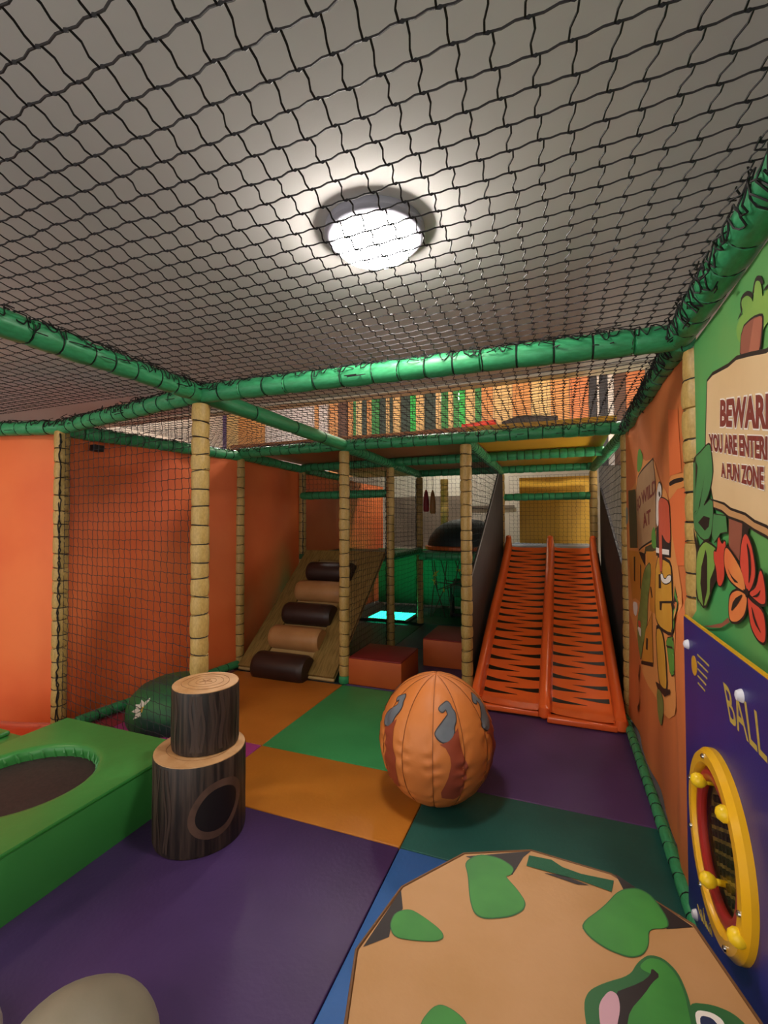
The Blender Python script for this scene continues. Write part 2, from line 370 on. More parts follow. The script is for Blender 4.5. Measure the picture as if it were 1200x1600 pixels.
def wall_print(parent, name, polys, m, layer, sm=2):
    if len(polys) > 1: return [wall_print(parent, name, [q], m, layer, sm) for q in polys][0]
    tris = []
    for poly in polys:
        if sm: poly = smooth_poly(poly, sm)
        tris += tri2(poly)
    bm = flat_mesh(tris, .09)
    for v in bm.verts:
        y, z = v.co.x, v.co.y; v.co = Vector((XW+.002+woff(y, z)-.0012*layer, y, z))
    mb = MB().bm(bm); return part(name, mb, m, parent, smooth=False, fix=False)
def W(ox, oy, s, *pts): return [tuple(onx(ox+x/s, oy+y/s, XW).yz) for x, y in pts]
def E1(*p): return W(960, 640, 6.157, *p)
def E2(*p): return W(960, 860, 6.157, *p)
def E3(*p): return W(1060, 400, 6.157, *p)
def E4(*p): return W(1060, 740, 6.157, *p)
I_dark = mat('ink_dark', '2a1c18', .6); I_tan = mat('ink_tan', 'd8b98e', .6, 'cdac80', 3); I_brown = mat('ink_brown', '8f5240', .6)
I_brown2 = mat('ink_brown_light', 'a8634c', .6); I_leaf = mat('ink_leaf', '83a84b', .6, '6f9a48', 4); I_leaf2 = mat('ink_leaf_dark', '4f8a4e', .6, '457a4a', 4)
I_red = mat('ink_red', 'd24a38', .6, 'c8402f', 5); I_flame = mat('ink_flame', 'e08a4a', .6, 'd8653c', 5); I_white = mat('ink_white', 'e9e0d8', .6)
I_text = mat('ink_text', '7c332a', .6); I_yel = mat('ink_yellow', 'd9a23a', .6, 'cf9530', 3); I_or = mat('ink_orange', 'd08a30', .6, 'c47a2a', 3)
I_bill = mat('ink_bill', 'c8553a', .6); I_glow = mat('ink_glow', 'dd9250', .6); I_grn = mat('ink_green', '5f9a3c', .6, '558c38', 3); I_wood = mat('ink_wood', 'b08a64', .6, 'a68059', 5)
I_olive = mat('ink_olive', '6d7a3a', .6, '7d8844', 6, stretch=(1, 1, 4)); I_grey = mat('ink_grey', '8a9088', .6); I_red2 = mat('ink_bright_orange', 'e2733f', .6)
# green banner: sign on a post, leaves, flowers
def both(parent, nm, poly, m, layer, w=.008, sm=2, dark=None):
    wall_print(parent, 'print_outline', [grow(smooth_poly(poly, sm) if sm else poly, w)], dark or I_dark, layer-.4, 0); return wall_print(parent, nm, [poly], m, layer, sm)
both(B_G, 'print_leaf', E3((600, 575), (625, 560), (600, 430), (660, 375), (705, 400), (725, 455), (745, 240), (790, 235), (810, 300), (815, 400), (850, 330), (900, 300), (960, 420), (900, 600), (830, 680), (800, 800), (600, 850), (560, 800), (550, 690)), I_leaf, 1.5, .012)
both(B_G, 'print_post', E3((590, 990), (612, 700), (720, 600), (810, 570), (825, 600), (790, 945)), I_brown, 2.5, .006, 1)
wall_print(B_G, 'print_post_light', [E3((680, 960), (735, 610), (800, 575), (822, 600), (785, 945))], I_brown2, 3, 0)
sign = E3((282, 1210), (330, 1150), (480, 1070), (560, 1000), (700, 965), (862, 935))+[(1.0, 1.90), (.80, 1.86), (.76, 1.40), (1.0, 1.36)]+E4((862, 520), (750, 470), (660, 400), (520, 350), (460, 300), (355, 260))+E3((275, 1900),)
both(B_G, 'print_sign', sign, I_tan, 3.5, .012, 0)
under = E4((355, 262), (460, 302), (520, 352), (660, 402), (750, 472), (862, 522))+[(1.0, 1.36), (.98, 1.33)]+E4((862, 590), (750, 530), (640, 455), (500, 405), (440, 350), (358, 320))
both(B_G, 'print_sign_edge', under, mat('ink_tan_dark', 'b98a5c', .6), 4.2, .008, 0)
wall_print(B_G, 'print_post', [E4((498, 410), (625, 460), (610, 860), (560, 800), (498, 700))], I_brown, 2.5, 0)
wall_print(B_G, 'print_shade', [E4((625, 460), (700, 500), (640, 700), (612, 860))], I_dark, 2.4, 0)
both(B_G, 'print_leaf', E4((135, 30), (128, -130), (210, -180), (300, -285), (325, -270), (345, -100), (350, 0), (320, 180), (250, 330), (350, 225), (358, 420), (330, 620), (250, 640), (140, 500)), I_leaf2, 4.8, .006, 1)
wall_print(B_G, 'print_vein', [E4((165, 440), (210, 340), (255, 130), (285, -50), (262, 100), (225, 310)), E4((180, 160), (205, -60), (185, -130)), E4((205, 470), (265, 405), (325, 425), (315, 510), (275, 550)), E4((140, 480), (150, 520), (215, 720), (205, 1280), (180, 1150), (185, 760))], I_dark, 5.2, 0)
both(B_G, 'print_leaf', E4((275, 655), (330, 680), (395, 730), (360, 1000), (330, 1150), (270, 1300), (190, 1180), (185, 850), (210, 730)), I_leaf, 5.6, .008, 1)
wall_print(B_G, 'print_vein', [E4((285, 730), (300, 800), (300, 1120), (260, 1290), (230, 1060), (240, 900)), E4((400, 880), (420, 980), (345, 1120), (325, 1150), (330, 1020), (370, 920))], I_dark, 6, 0)
both(B_G, 'print_leaf', E4((362, 390), (480, 410), (495, 560), (430, 570), (370, 660), (345, 600)), I_leaf2, 5, .004, 0)
both(B_G, 'print_flower', E4((415, 590), (450, 690), (480, 640), (490, 720), (470, 880), (470, 1000), (440, 1085), (405, 1070), (395, 920), (370, 830), (370, 740), (400, 760)), I_red, 6.4, .005, 1)
pet = [((680, 560), (740, 700), (775, 950), (740, 1080), (695, 1150), (650, 1000), (620, 870), (640, 650)), ((485, 690), (560, 790), (640, 940), (680, 1140), (600, 1100), (510, 1010), (470, 860)),
       ((680, 1170), (600, 1120), (525, 1160), (510, 1300), (520, 1420), (590, 1430), (660, 1360), (685, 1230)), ((690, 1180), (720, 1230), (840, 1320), (862, 1500), (850, 1640), (780, 1600), (720, 1480), (700, 1330)), ((700, 1150), (780, 1100), (815, 910), (850, 1000), (870, 1250), (820, 1260), (760, 1210))]
for i, q in enumerate(pet): both(B_G, 'print_petal', E4(*q), I_red if i in (0, 3, 4) else I_flame, 7, .007, 2)
wall_print(B_G, 'print_petal_vein', [E4((690, 640), (725, 760), (735, 940), (705, 1090), (712, 880)), E4((500, 890), (540, 980), (620, 1060), (560, 1040)), E4((530, 1340), (560, 1210), (660, 1150), (600, 1260)), E4((725, 1250), (770, 1420), (830, 1560), (750, 1430)), E4((730, 1190), (790, 1160), (825, 1110), (800, 1190)), E4((650, 1105), (685, 1130), (695, 1100), (712, 1155), (680, 1200), (670, 1160))], I_dark, 7.8, 1)
wall_print(B_G, 'print_twig', [E4((235, 1468), (330, 1462), (440, 1440), (500, 1385), (515, 1430), (430, 1485), (340, 1482))], I_brown, 6, 0)
# lettering -----------------------------------------------------------
def glyph_tris(text, bold):
    cu = bpy.data.curves.new('txt', 'FONT'); cu.body = text; cu.offset = bold; cu.resolution_u = 3
    ob_ = bpy.data.objects.new('txt', cu); COL.objects.link(ob_)
    dg = bpy.context.evaluated_depsgraph_get(); dg.update(); me = bpy.data.meshes.new_from_object(ob_.evaluated_get(dg))
    me.calc_loop_triangles(); out = [[me.vertices[i].co.copy() for i in t.vertices] for t in me.loop_triangles]
    bpy.data.objects.remove(ob_); bpy.data.meshes.remove(me); bpy.data.curves.remove(cu); return out
def text_quad(parent, text, ref, q, m, layer, bold, name='lettering', ref_h=.69):
    # q: wall coordinates (y,z) of bottom-left, bottom-right, top-right, top-left of the reference text
    rt = glyph_tris(ref, 0); x0 = min(v.x for t in rt for v in t); x1 = max(v.x for t in rt for v in t); hh = max(v.y for t in rt for v in t)
    bl, br, tr, tl = [Vector(p) for p in q]; tris = []
    for t in glyph_tris(text, bold):
        w = []
        for v in t:
            u, h = (v.x-x0)/(x1-x0), v.y/hh; p = (bl*(1-u)+br*u)*(1-h)+(tl*(1-u)+tr*u)*h; w.append(Vector((p.x, p.y, 0)))
        tris.append(w)
    bm = flat_mesh(tris, .5)
    for v in bm.verts:
        y, z = v.co.x, v.co.y; v.co = Vector((XW+.002+(woff(y, z) if parent in (B_G, B_O) else 0)-.0012*layer, y, z))
    return part(name, MB().bm(bm), m, parent, smooth=False, fix=False)
def sign_text(text, ref, q, bw=.045, ow=.085):
    text_quad(B_G, text, ref, q, I_white, 4.6, ow, 'lettering_outline'); text_quad(B_G, text, ref, q, I_text, 5.2, bw)
sign_text('BEWARE', 'BEWAR', W(0, 0, 1, (1128, 664), (1200, 667), (1200, 618), (1128, 627)))
sign_text('YOU ARE ENTERING', 'YOU ARE ENTER', W(0, 0, 1, (1113, 703), (1200, 716), (1200, 683), (1111, 679)))
sign_text('A FUN ZONE', 'A FUN ZONE', W(0, 0, 1, (1131, 744), (1197, 763), (1197, 731), (1130, 724)))
# orange banner: wooden sign, toucan, snake, graffiti letters
wall_print(B_O, 'print_glow', [grow(smooth_poly(E1((540, 850), (545, 660), (600, 640), (690, 620), (690, 700), (600, 740), (550, 830))), .01), E1((400, 620), (440, 690), (540, 820), (600, 1500), (680, 2000), (640, 2700), (560, 3000), (440, 2900), (300, 2600), (200, 2200), (130, 1900), (140, 800), (200, 680), (250, 360), (290, 500), (360, 470))], I_glow, .5, 1)
wall_print(B_O, 'print_panel', [E1((545, 870), (600, 760), (660, 760), (660, 1500), (600, 1500), (560, 1200)), E1((530, 0), (600, 0), (625, 600), (545, 640))], I_red2, .9, 0)
wall_print(B_O, 'print_eyebrow', [E1((540, 700), (580, 665), (640, 650), (640, 690), (580, 710), (545, 740))], I_dark, 1.2, 1)
wall_print(B_O, 'print_leaf', [E1((235, 390), (255, 370), (285, 450), (275, 560), (240, 610), (215, 580), (218, 480))], I_grn, 1.4, 1)
both(B_O, 'print_sign', E1((355, 480), (375, 700), (385, 1130), (350, 1250), (230, 1350), (210, 1100), (195, 800), (230, 660), (280, 590)), I_wood, 1.9, .012, 0)
wall_print(B_O, 'print_shade', [E1((140, 780), (190, 765), (215, 1330), (150, 1330)), E1((300, 1320), (390, 1270), (400, 1350), (290, 1390))], mat('ink_moss', '4a4428', .6), 1.5, 0)
wall_print(B_O, 'print_leaf', [E1((345, 1180), (370, 1110), (390, 1250), (400, 1340), (350, 1330))], I_grn, 2.4, 1)
wall_print(B_O, 'print_shade', [E1((110, 960), (135, 930), (140, 1080), (120, 1120))], I_grey, 1.5, 1)
text_quad(B_O, 'GO WILD', 'GO WI', [tuple(onx(960+a/6.157, 640+b/6.157, XW).yz) for a, b in ((218, 985), (325, 860), (322, 740), (212, 880))], I_text, 2.6, .03)
text_quad(B_O, 'AT', 'AT', [tuple(onx(960+a/6.157, 640+b/6.157, XW).yz) for a, b in ((288, 1135), (340, 1090), (338, 960), (284, 1010))], I_text, 2.6, .03)
both(B_O, 'print_bird_face', E1((392, 820), (415, 720), (440, 700), (470, 740), (470, 830), (430, 870), (430, 1100), (412, 1130), (390, 1080)), I_white, 3, .008, 1)
wall_print(B_O, 'print_eye', [E1((425, 800), (440, 780), (460, 820), (440, 850))], I_dark, 3.6, 1)
both(B_O, 'print_bird_body', E1((395, 1140), (430, 1120), (480, 1100), (500, 1200), (555, 1280), (552, 1420), (400, 1400)), I_dark, 3.2, .003, 0)
both(B_O, 'print_bill', E1((425, 900), (455, 850), (500, 850), (545, 890), (552, 1100), (556, 1290), (520, 1270), (480, 1190), (478, 1100), (490, 1560), (455, 1560), (440, 1150)), I_bill, 4, .005, 1)
wall_print(B_O, 'print_cuff', [E1((398, 1325), (545, 1350), (545, 1400), (398, 1375))], I_white, 3.7, 0)
wall_print(B_O, 'print_thatch', [E2((140, 0), (230, 10), (295, 60), (290, 250), (245, 500), (200, 460), (165, 470), (145, 200)), E2((305, 10), (395, 10), (385, 610), (340, 580), (330, 300))], I_or, 1.7, 0)
wall_print(B_O, 'print_line', [E2((180, 60), (192, 60), (196, 300), (186, 290)), E2((250, 130), (262, 150), (255, 380), (246, 360)), E2((232, 10), (300, 30), (300, 150), (275, 20)), E2((340, 350), (350, 350), (365, 450), (355, 460))], I_dark, 2.2, 0)
both(B_O, 'print_snake', E2((300, 170), (340, 110), (345, 260), (320, 480), (320, 700), (290, 900), (265, 1080), (215, 900), (215, 660), (245, 520), (270, 300)), I_olive, 2.4, .006, 1)
wall_print(B_O, 'print_snake_face', [E2((175, 490), (215, 500), (222, 560), (205, 640), (180, 600)), E2((215, 730), (268, 750), (262, 840), (235, 800))], I_white, 2.9, 1)
wall_print(B_O, 'print_snake_mouth', [E2((222, 670), (255, 680), (262, 740), (230, 740))], I_red, 3, 1)
L1 = E2((400, 55), (540, 110), (560, 180), (565, 480), (575, 500), (582, 760), (560, 800), (430, 720), (392, 620))
both(B_O, 'print_letter', L1, I_yel, 3.4, .016, 1)
wall_print(B_O, 'print_letter_cut', [E2((440, 230), (470, 230), (472, 365), (440, 365)), E2((448, 490), (585, 485), (590, 510), (480, 510), (472, 580), (450, 570))], I_dark, 3.9, 0)
both(B_O, 'print_hand', E2((468, 230), (490, 225), (500, 270), (520, 280), (535, 245), (562, 240), (560, 300), (520, 325), (480, 300)), I_white, 4.6, .005, 1)
both(B_O, 'print_letter', E2((400, 760), (440, 750), (480, 830), (500, 1000), (515, 1330), (480, 1330), (425, 1280), (410, 1100)), I_yel, 3, .022, 1)
both(B_O, 'print_letter', E2((310, 760), (360, 600), (365, 1080), (280, 1060)), I_or, 2.8, .008, 0)
wall_print(B_O, 'print_letter_cut', [E2((315, 840), (328, 850), (325, 960), (312, 950)), E2((275, 1065), (365, 1085), (365, 1120), (275, 1095)), E2((385, 1260), (425, 1285), (480, 1335), (545, 1340), (545, 1385), (490, 1410), (400, 1320))], I_dark, 3.2, 0)
both(B_O, 'print_leaf', E2((580, 320), (600, 450), (665, 620), (665, 760), (620, 820), (590, 800)), I_grn, 2.2, .006, 1)
both(B_O, 'print_leaf', E2((510, 850), (590, 830), (610, 1090), (600, 1180), (545, 1210), (525, 1000)), I_grn, 2.0, .006, 1)
both(B_O, 'print_leaf', E2((390, 1330), (430, 1340), (470, 1450), (470, 1560), (440, 1700), (400, 1600)), I_olive, 2.2, .004, 1)
wall_print(B_O, 'print_line', [E2((590, 655), (665, 665), (640, 685), (600, 680)), E2((510, 910), (600, 940), (600, 955), (520, 935)), E2((240, 1100), (250, 1100), (225, 1280), (215, 1200)), E2((205, 1500), (240, 1400), (225, 1500), (210, 1560))], I_dark, 2.8, 0)

# ------------------------------------------------------------------ blue ball-game panel
XP = .437
BP = thing('activity_panel', 'blue plastic ball game panel with yellow oval-looking window ring', 'activity panel', (XP, 1.4, 0))
M_blue = mat('blue_plastic', '28246e', .4, '2b2878', 4, .05, 200); M_yel = mat('yellow_plastic', 'e0a918', .3); M_redp = mat('red_plastic', '9c2a26', .35)
def disc_hole_panel(mb, y0, y1, z0, z1, cy, cz, r, x0, x1, n=64):
    outer = []; inner = []
    for i in range(n):
        a = 2*PI*i/n; c, s = math.cos(a), math.sin(a); k = 1e9
        if c > 1e-9: k = min(k, (y1-cy)/c)
        if c < -1e-9: k = min(k, (y0-cy)/c)
        if s > 1e-9: k = min(k, (z1-cz)/s)
        if s < -1e-9: k = min(k, (z0-cz)/s)
        outer.append((cy+c*k, cz+s*k)); inner.append((cy+c*r, cz+s*r))
    # snap nearest samples to the four corners
    for (yc, zc) in ((y0, z0), (y0, z1), (y1, z0), (y1, z1)):
        i = min(range(n), key=lambda j: (outer[j][0]-yc)**2+(outer[j][1]-zc)**2); outer[i] = (yc, zc)
    vs = []
    for x in (x0, x1): vs += [(x, p[0], p[1]) for p in outer]+[(x, p[0], p[1]) for p in inner]
    fs = []
    for i in range(n):
        j = (i+1) % n
        fs += [(i, j, n+j, n+i), (2*n+i, 3*n+i, 3*n+j, 2*n+j), (i, 2*n+i, 2*n+j, j), (n+i, n+j, 3*n+j, 3*n+i)]
    mb.add(vs, fs)
PCY, PCZ, PRR = 1.635, .545, .262
PY0, PY1, PZ0, PZ1 = .55, 2.06, .03, 1.138
mb = MB(); disc_hole_panel(mb, PY0, PY1, PZ0, PZ1, PCY, PCZ, PRR*.78, XP, XP+.012); part('board', mb, M_blue, BP, smooth=False)
part('yellow_core', MB().box((XP+.002, PY0, PZ1), (XP+.011, PY1, PZ1+.006)).box((XP+.002, PY1, PZ0), (XP+.011, PY1+.004, PZ1)), M_yel, BP)
def ring(r0, r1, h, x, n=64):
    prof = [(r0, x), (r0, x-h*.7), (r0+.008, x-h), (r1-.014, x-h), (r1, x-h*.5), (r1, x)]
    mb = MB(); vs = []; fs = []; k = len(prof)
    for (r, xx) in prof:
        for j in range(n): a = 2*PI*j/n; vs.append((xx, PCY+r*math.cos(a), PCZ+r*math.sin(a)))
    for i in range(k):
        for j in range(n): i2 = (i+1) % k; fs.append((i*n+j, i*n+(j+1) % n, i2*n+(j+1) % n, i2*n+j))
    return mb.add(vs, fs)
yr = part('window_ring', ring(PRR*.80, PRR, .032, XP), M_yel, BP)
part('inner_ring', ring(PRR*.64, PRR*.80, .022, XP), M_redp, BP)
part('back_plate', MB().lathe([(PRR*.66, XP+.014), (PRR*.66, XP+.018)], (0, PCY, PCZ), 48, 'X'), mat('maze_plate', '8a8258', .5, 'b8ac74', 38, stretch=(1, 1, 1), lo=.45, hi=.52), BP)
gl = bpy.data.materials.new('clear_window'); gl.use_nodes = True; gn = gl.node_tree; gn.nodes.clear()
g_o = gn.nodes.new('ShaderNodeOutputMaterial'); g_m = gn.nodes.new('ShaderNodeMixShader'); g_t = gn.nodes.new('ShaderNodeBsdfTransparent'); g_g = gn.nodes.new('ShaderNodeBsdfGlossy')
g_t.inputs[0].default_value = lin('efe9d6'); g_g.inputs['Roughness'].default_value = .2; g_m.inputs[0].default_value = .1
gn.links.new(g_t.outputs[0], g_m.inputs[1]); gn.links.new(g_g.outputs[0], g_m.inputs[2]); gn.links.new(g_m.outputs[0], g_o.inputs[0])
part('window_pane', MB().lathe([(PRR*.66, XP-.008), (PRR*.66, XP-.004)], (0, PCY, PCZ), 48, 'X'), gl, BP)
mz = MB(); 
for i in range(9):
    for j in range(9):
        y = PCY-.15+i*.036; z = PCZ-.15+j*.036+(i % 2)*.018
        if (y-PCY)**2+(z-PCZ)**2 < (PRR*.58)**2: mz.box((XP+.004, y-.008, z-.008), (XP+.014, y+.008, z+.008))
o = part('maze_pegs', mz, mat('maze_pegs', '2a2a2c', .5), BP, smooth=False); o['kind'] = 'stuff'
for (px, py, dx) in ((1091, 1219, -.03), (1132, 1272, -.02), (1106, 1375, -.03), (1152, 1465, -.015)):
    q = onx(px, py, XP-.035)
    kb = part('knob', MB().lathe([(.002, -.022), (.014, -.018), (.022, -.006), (.022, .006), (.016, .016), (.009, .022), (.009, .05)], q, 18, 'X'), mat('knob_yellow', 'e8c21e', .35), BP)
for ang in (20, 75, 130, 185, 240, 300, 340):
    a = math.radians(ang); part('screw', MB().lathe([(.002, XP-.040), (.007, XP-.037), (.008, XP-.031)], (0, PCY+math.cos(a)*PRR*.9, PCZ+math.sin(a)*PRR*.9), 12, 'X'), mat('steel', 'c0c0c0', .25, metal=1), BP)
for (y, z) in ((2.0, 1.045), (1.46, 1.045), (.8, 1.045), (1.95, .1), (.8, .1)):
    part('bolt_cap', MB().lathe([(.003, XP-.016), (.012, XP-.013), (.017, XP-.004), (.018, XP)], (0, y, z), 16, 'X'), mat('bolt_white', 'd8d8e4', .3), BP)
def panel_pts(*p): return [tuple(onx(x, y, XP).yz) for x, y in p]
def panel_text(text, ref, q, m, bold):
    global XW
    s = XW; XW = XP-.0022; o = text_quad(BP, text, ref, q, m, 0, bold); XW = s; return o
M_letter = mat('letter_ochre', 'b8a24a', .45)
panel_text('BALL GAME', 'BALL', panel_pts((1141, 1127), (1199, 1192), (1193, 1122), (1130, 1066)), M_letter, .01)
cyl_ = panel_pts((1085, 1040))[0]
lg = MB().lathe([(.034, XP-.0016), (.034, XP)], (0, cyl_[0], cyl_[1]), 24, 'X'); part('ball_emblem', lg, mat('emblem_gold', 'c8962c', .4), BP)
sk = MB()
for i in range(5):
    y0, z0 = cyl_[0]-.045, cyl_[1]+.05-.024*i; sk.box((XP-.0015, y0-.13+.012*i, z0-.0025), (XP, y0, z0+.0025))
part('motion_lines', sk, M_letter, BP, smooth=False)
sk = MB()
for i in range(7):
    a = panel_pts((1098+i*2.5, 1440+i*4))[0]; b = panel_pts((1092+i*3+rnd.uniform(-2, 3), 1415+i*5+rnd.uniform(-6, 6)))[0]
    sk.tube([(XP-.001, a[0], a[1]), (XP-.001, (a[0]+b[0])/2+.01, (a[1]+b[1])/2), (XP-.001, b[0], b[1])], .0018, 4)
part('engraved_grass', sk, M_letter, BP)

# ------------------------------------------------------------------ twelve-sided drum
DZ = .38; DC = (-.047, 1.18); DR = .478; D0 = math.radians(15+4)
dod = [tuple(onz(px, py, DZ).xy) for px, py in ((557, 1483), (628, 1385), (725, 1333), (830, 1328), (955, 1365), (1085, 1445))]
dod += [(2*DC[0]-x, 2*DC[1]-y) for x, y in dod]; dod = dod[::-1]
DRM = thing('soft_drum', 'tan twelve-sided soft play drum printed with green patches', 'soft play drum', (DC[0], DC[1], 0))
M_dt = mat('drum_tan', 'b98a5c', .5, 'b0814f', 4, .06, 70)
bm = bmesh.new(); vb = [bm.verts.new((x, y, .001)) for x, y in dod]; vt = [bm.verts.new((x, y, DZ)) for x, y in dod]
bm.faces.new(vt); bm.faces.new(vb[::-1])
for i in range(12): bm.faces.new((vb[i], vb[(i+1) % 12], vt[(i+1) % 12], vt[i]))
bmesh.ops.bevel(bm, geom=[e for e in bm.edges if e.verts[0].co.z > .2 and e.verts[1].co.z > .2], offset=.006, segments=2, affect='EDGES')
part('body', MB().bm(bm), M_dt, DRM, smooth=False)
part('piping', MB().tube([(x*1.0, y*1.0, DZ-.004) for x, y in dod], .005, 6, closed=True), mat('drum_piping', '6e4a2c', .5), DRM)
def drum_print(name, polys, m, layer, sm=2):
    tris = []
    for poly in polys:
        poly = [tuple(onz(500+x/1.7143, 1280+y/1.7143, DZ).xy) for x, y in poly]
        tris += tri2(smooth_poly(poly, sm) if sm else poly)
    bm = flat_mesh(tris, 1)
    for v in bm.verts: v.co.z = DZ+.0008+.0006*layer
    return part(name, MB().bm(bm), m, DRM, smooth=False, fix=False)
I_dk = mat('drum_ink_dark', '241a1c', .5); I_g1 = mat('drum_ink_green', '3f8a3a', .5, '347a34', 6); I_g2 = mat('drum_ink_green_rim', '2a6236', .5)
def clipd(poly): return poly
for q in ([(115, 343), (217, 190), (222, 240), (190, 290), (185, 316)], [(390, 100), (565, 86), (545, 102), (515, 150), (450, 125)], [(790, 146), (1000, 290), (930, 295), (870, 200), (812, 188)]): drum_print('print_corner', [q], I_dk, 0, 0)
def patch(p):
    c = Vector((sum(x for x, y in p)/len(p), sum(y for x, y in p)/len(p))); drum_print('print_patch_rim', [p], I_g2, 1); drum_print('print_patch', [[tuple(c+(Vector(q)-c)*.965) for q in p]], I_g1, 2)
patch([(185, 285), (200, 250), (240, 240), (275, 260), (325, 298), (334, 320), (310, 330), (250, 327), (198, 318)])
patch([(386, 115), (425, 93), (480, 103), (522, 130), (512, 152), (495, 152), (530, 190), (553, 225), (545, 247), (510, 264), (440, 270), (412, 255), (400, 215), (396, 150)])
patch([(695, 282), (760, 235), (800, 190), (850, 183), (890, 205), (932, 265), (935, 295), (880, 295), (882, 340), (865, 367), (830, 374), (770, 352), (720, 318)])
patch([(268, 545), (300, 505), (325, 496), (360, 513), (395, 545), (410, 620), (330, 660), (260, 610)])
drum_print('print_patch_rim', [[(705, 495), (720, 460), (760, 440), (830, 420), (850, 385), (880, 363), (920, 373), (960, 412), (985, 470), (1000, 530), (1020, 600), (900, 700), (760, 680), (720, 600)]], I_g2, 1)
drum_print('print_patch', [[(850, 400), (880, 372), (918, 380), (955, 418), (978, 472), (990, 530), (1005, 600), (900, 680), (820, 600), (825, 520), (870, 470), (885, 440), (905, 425)]], I_g1, 2.2)
drum_print('print_mouth', [[(780, 470), (860, 440), (885, 420), (888, 400), (912, 422), (890, 440), (870, 470), (830, 515), (822, 560), (830, 640), (780, 640)]], I_dk, 2.6, 1)
drum_print('print_tongue', [[(747, 495), (775, 460), (798, 472), (805, 510), (795, 560), (790, 620), (760, 600), (748, 540)]], mat('drum_ink_pink', 'c89aa8', .5), 3.2)
drum_print('print_eye_rim', [[(985, 492), (1050, 498), (1105, 520), (1150, 560), (1140, 640), (1050, 640), (1000, 560)]], I_g2, 1.5)
drum_print('print_eye', [[(1003, 513), (1050, 520), (1085, 545), (1090, 600), (1040, 610), (1010, 560)]], I_white, 3)
drum_print('print_pupil', [[(1015, 528), (1050, 535), (1070, 560), (1060, 600), (1025, 580)]], mat('drum_ink_navy', '1f2c50', .5), 3.6)
st = [(560, 98), (620, 110), (650, 130), (700, 148), (787, 166), (781, 196), (690, 163), (640, 150), (553, 126)]
drum_print('velcro_black_edge', [[(600, 145), (650, 150), (720, 178), (690, 176)]], I_dk, 1, 0)  # black sliver along the near edge of the velcro strip
drum_print('velcro_strip', [st], mat('velcro_green', '23583e', .8, bump=.3, bscale=300), 2, 0)

# ------------------------------------------------------------------ stumps
def stump(cx, cy, z0, z1, r, label, hole=False, seed=0):
    t = thing('tree_stump', label, 'tree stump', (cx, cy, z0))
    bark = mat('bark_print', '1e1613', .5, '4a3a31', 5, .08, 30, stretch=(9, 9, .55), lo=.42, hi=.72)
    part('bark', MB().lathe([(r*.985, z0+.001), (r, z0+.015), (r, (z0+z1)/2), (r, z1-.01), (r*.985, z1-.002)], (cx, cy, 0), 48), bark, t)
    part('top', MB().lathe([(r*.99, z1-.006), (r*.985, z1), (r*.6, z1+.003), (.005, z1+.004)], (cx, cy, 0), 48), mat('cut_wood', 'c09468', .5, 'b48658', 14, lo=.45, hi=.6), t)
    g = MB()
    for k, rr in enumerate((.30, .52, .72)):
        g.tube([(cx+rr*r*math.cos(a)*(1+.04*math.sin(3*a+k)), cy+rr*r*math.sin(a)*(1+.05*math.sin(2*a+k)), z1+.0045-.002*rr) for a in [2*PI*i/36 for i in range(36)]], .0014, 4, closed=True)
    for k in range(5):
        a = k*1.25+.3; g.tube([(cx, cy, z1+.005), (cx+r*.2*math.cos(a), cy+r*.2*math.sin(a), z1+.0045)], .002, 4)
    part('growth_rings', g, mat('ring_print', '9a7048', .6), t)
    g = MB()
    for k in range(26):
        a = rnd.uniform(0, 2*PI); za, zb = z0+.02, z1-.015; w = rnd.uniform(.004, .010); ph = rnd.uniform(0, 6)
        if hole: 
            d = (a-HA+PI) % (2*PI)-PI
            if abs(d) < .75: continue
        rows = []
        for i in range(9):
            z = za+(zb-za)*i/8; aa = a+.05*math.sin(i*.8+ph)
            rows += [(cx+(r+.0012)*math.cos(aa-w/r), cy+(r+.0012)*math.sin(aa-w/r), z), (cx+(r+.0012)*math.cos(aa+w/r), cy+(r+.0012)*math.sin(aa+w/r), z)]
        g.add(rows, [(2*i, 2*i+1, 2*i+3, 2*i+2) for i in range(8)])
    part('bark_streaks', g, mat('bark_streak', '3f3029', .55), t, fix=False)
    if hole:
        def curved(w, h, off, nm, m, inner=0):
            mb = MB(); n = 40; vs = []; c0 = (z0+z1)/2-.005
            for k in range(7):
                f = inner+(1-inner)*k/6
                for i in range(n):
                    a = 2*PI*i/n; ang = HA+f*w*math.cos(a)/r*(1+.08*math.sin(2*a)); vs.append((cx+(r+off)*math.cos(ang), cy+(r+off)*math.sin(ang), c0+f*h*math.sin(a)+.1*f*w*math.cos(a)))
            fs = [(k*n+i, k*n+(i+1) % n, (k+1)*n+(i+1) % n, (k+1)*n+i) for k in range(6) for i in range(n)]
            if inner == 0: pass
            mb.add(vs, fs); part(nm, mb, m, t, fix=False)
        curved(.128, .125, .002, 'knot_rim', mat('knot_brown', '5f463a', .5, '4a362c', 10))
        curved(.097, .092, .0032, 'knot_hole', mat('knot_black', '16100f', .5))
    return t
HA = math.atan2(-1.80, 1.67)+.36
stump(-1.665, 1.80, 0, .405, .212, 'wide printed tree stump with a dark knot hole on the purple mat', True)
stump(-1.665, 1.835, .41, .705, .158, 'narrow printed tree stump stacked on the wide stump')

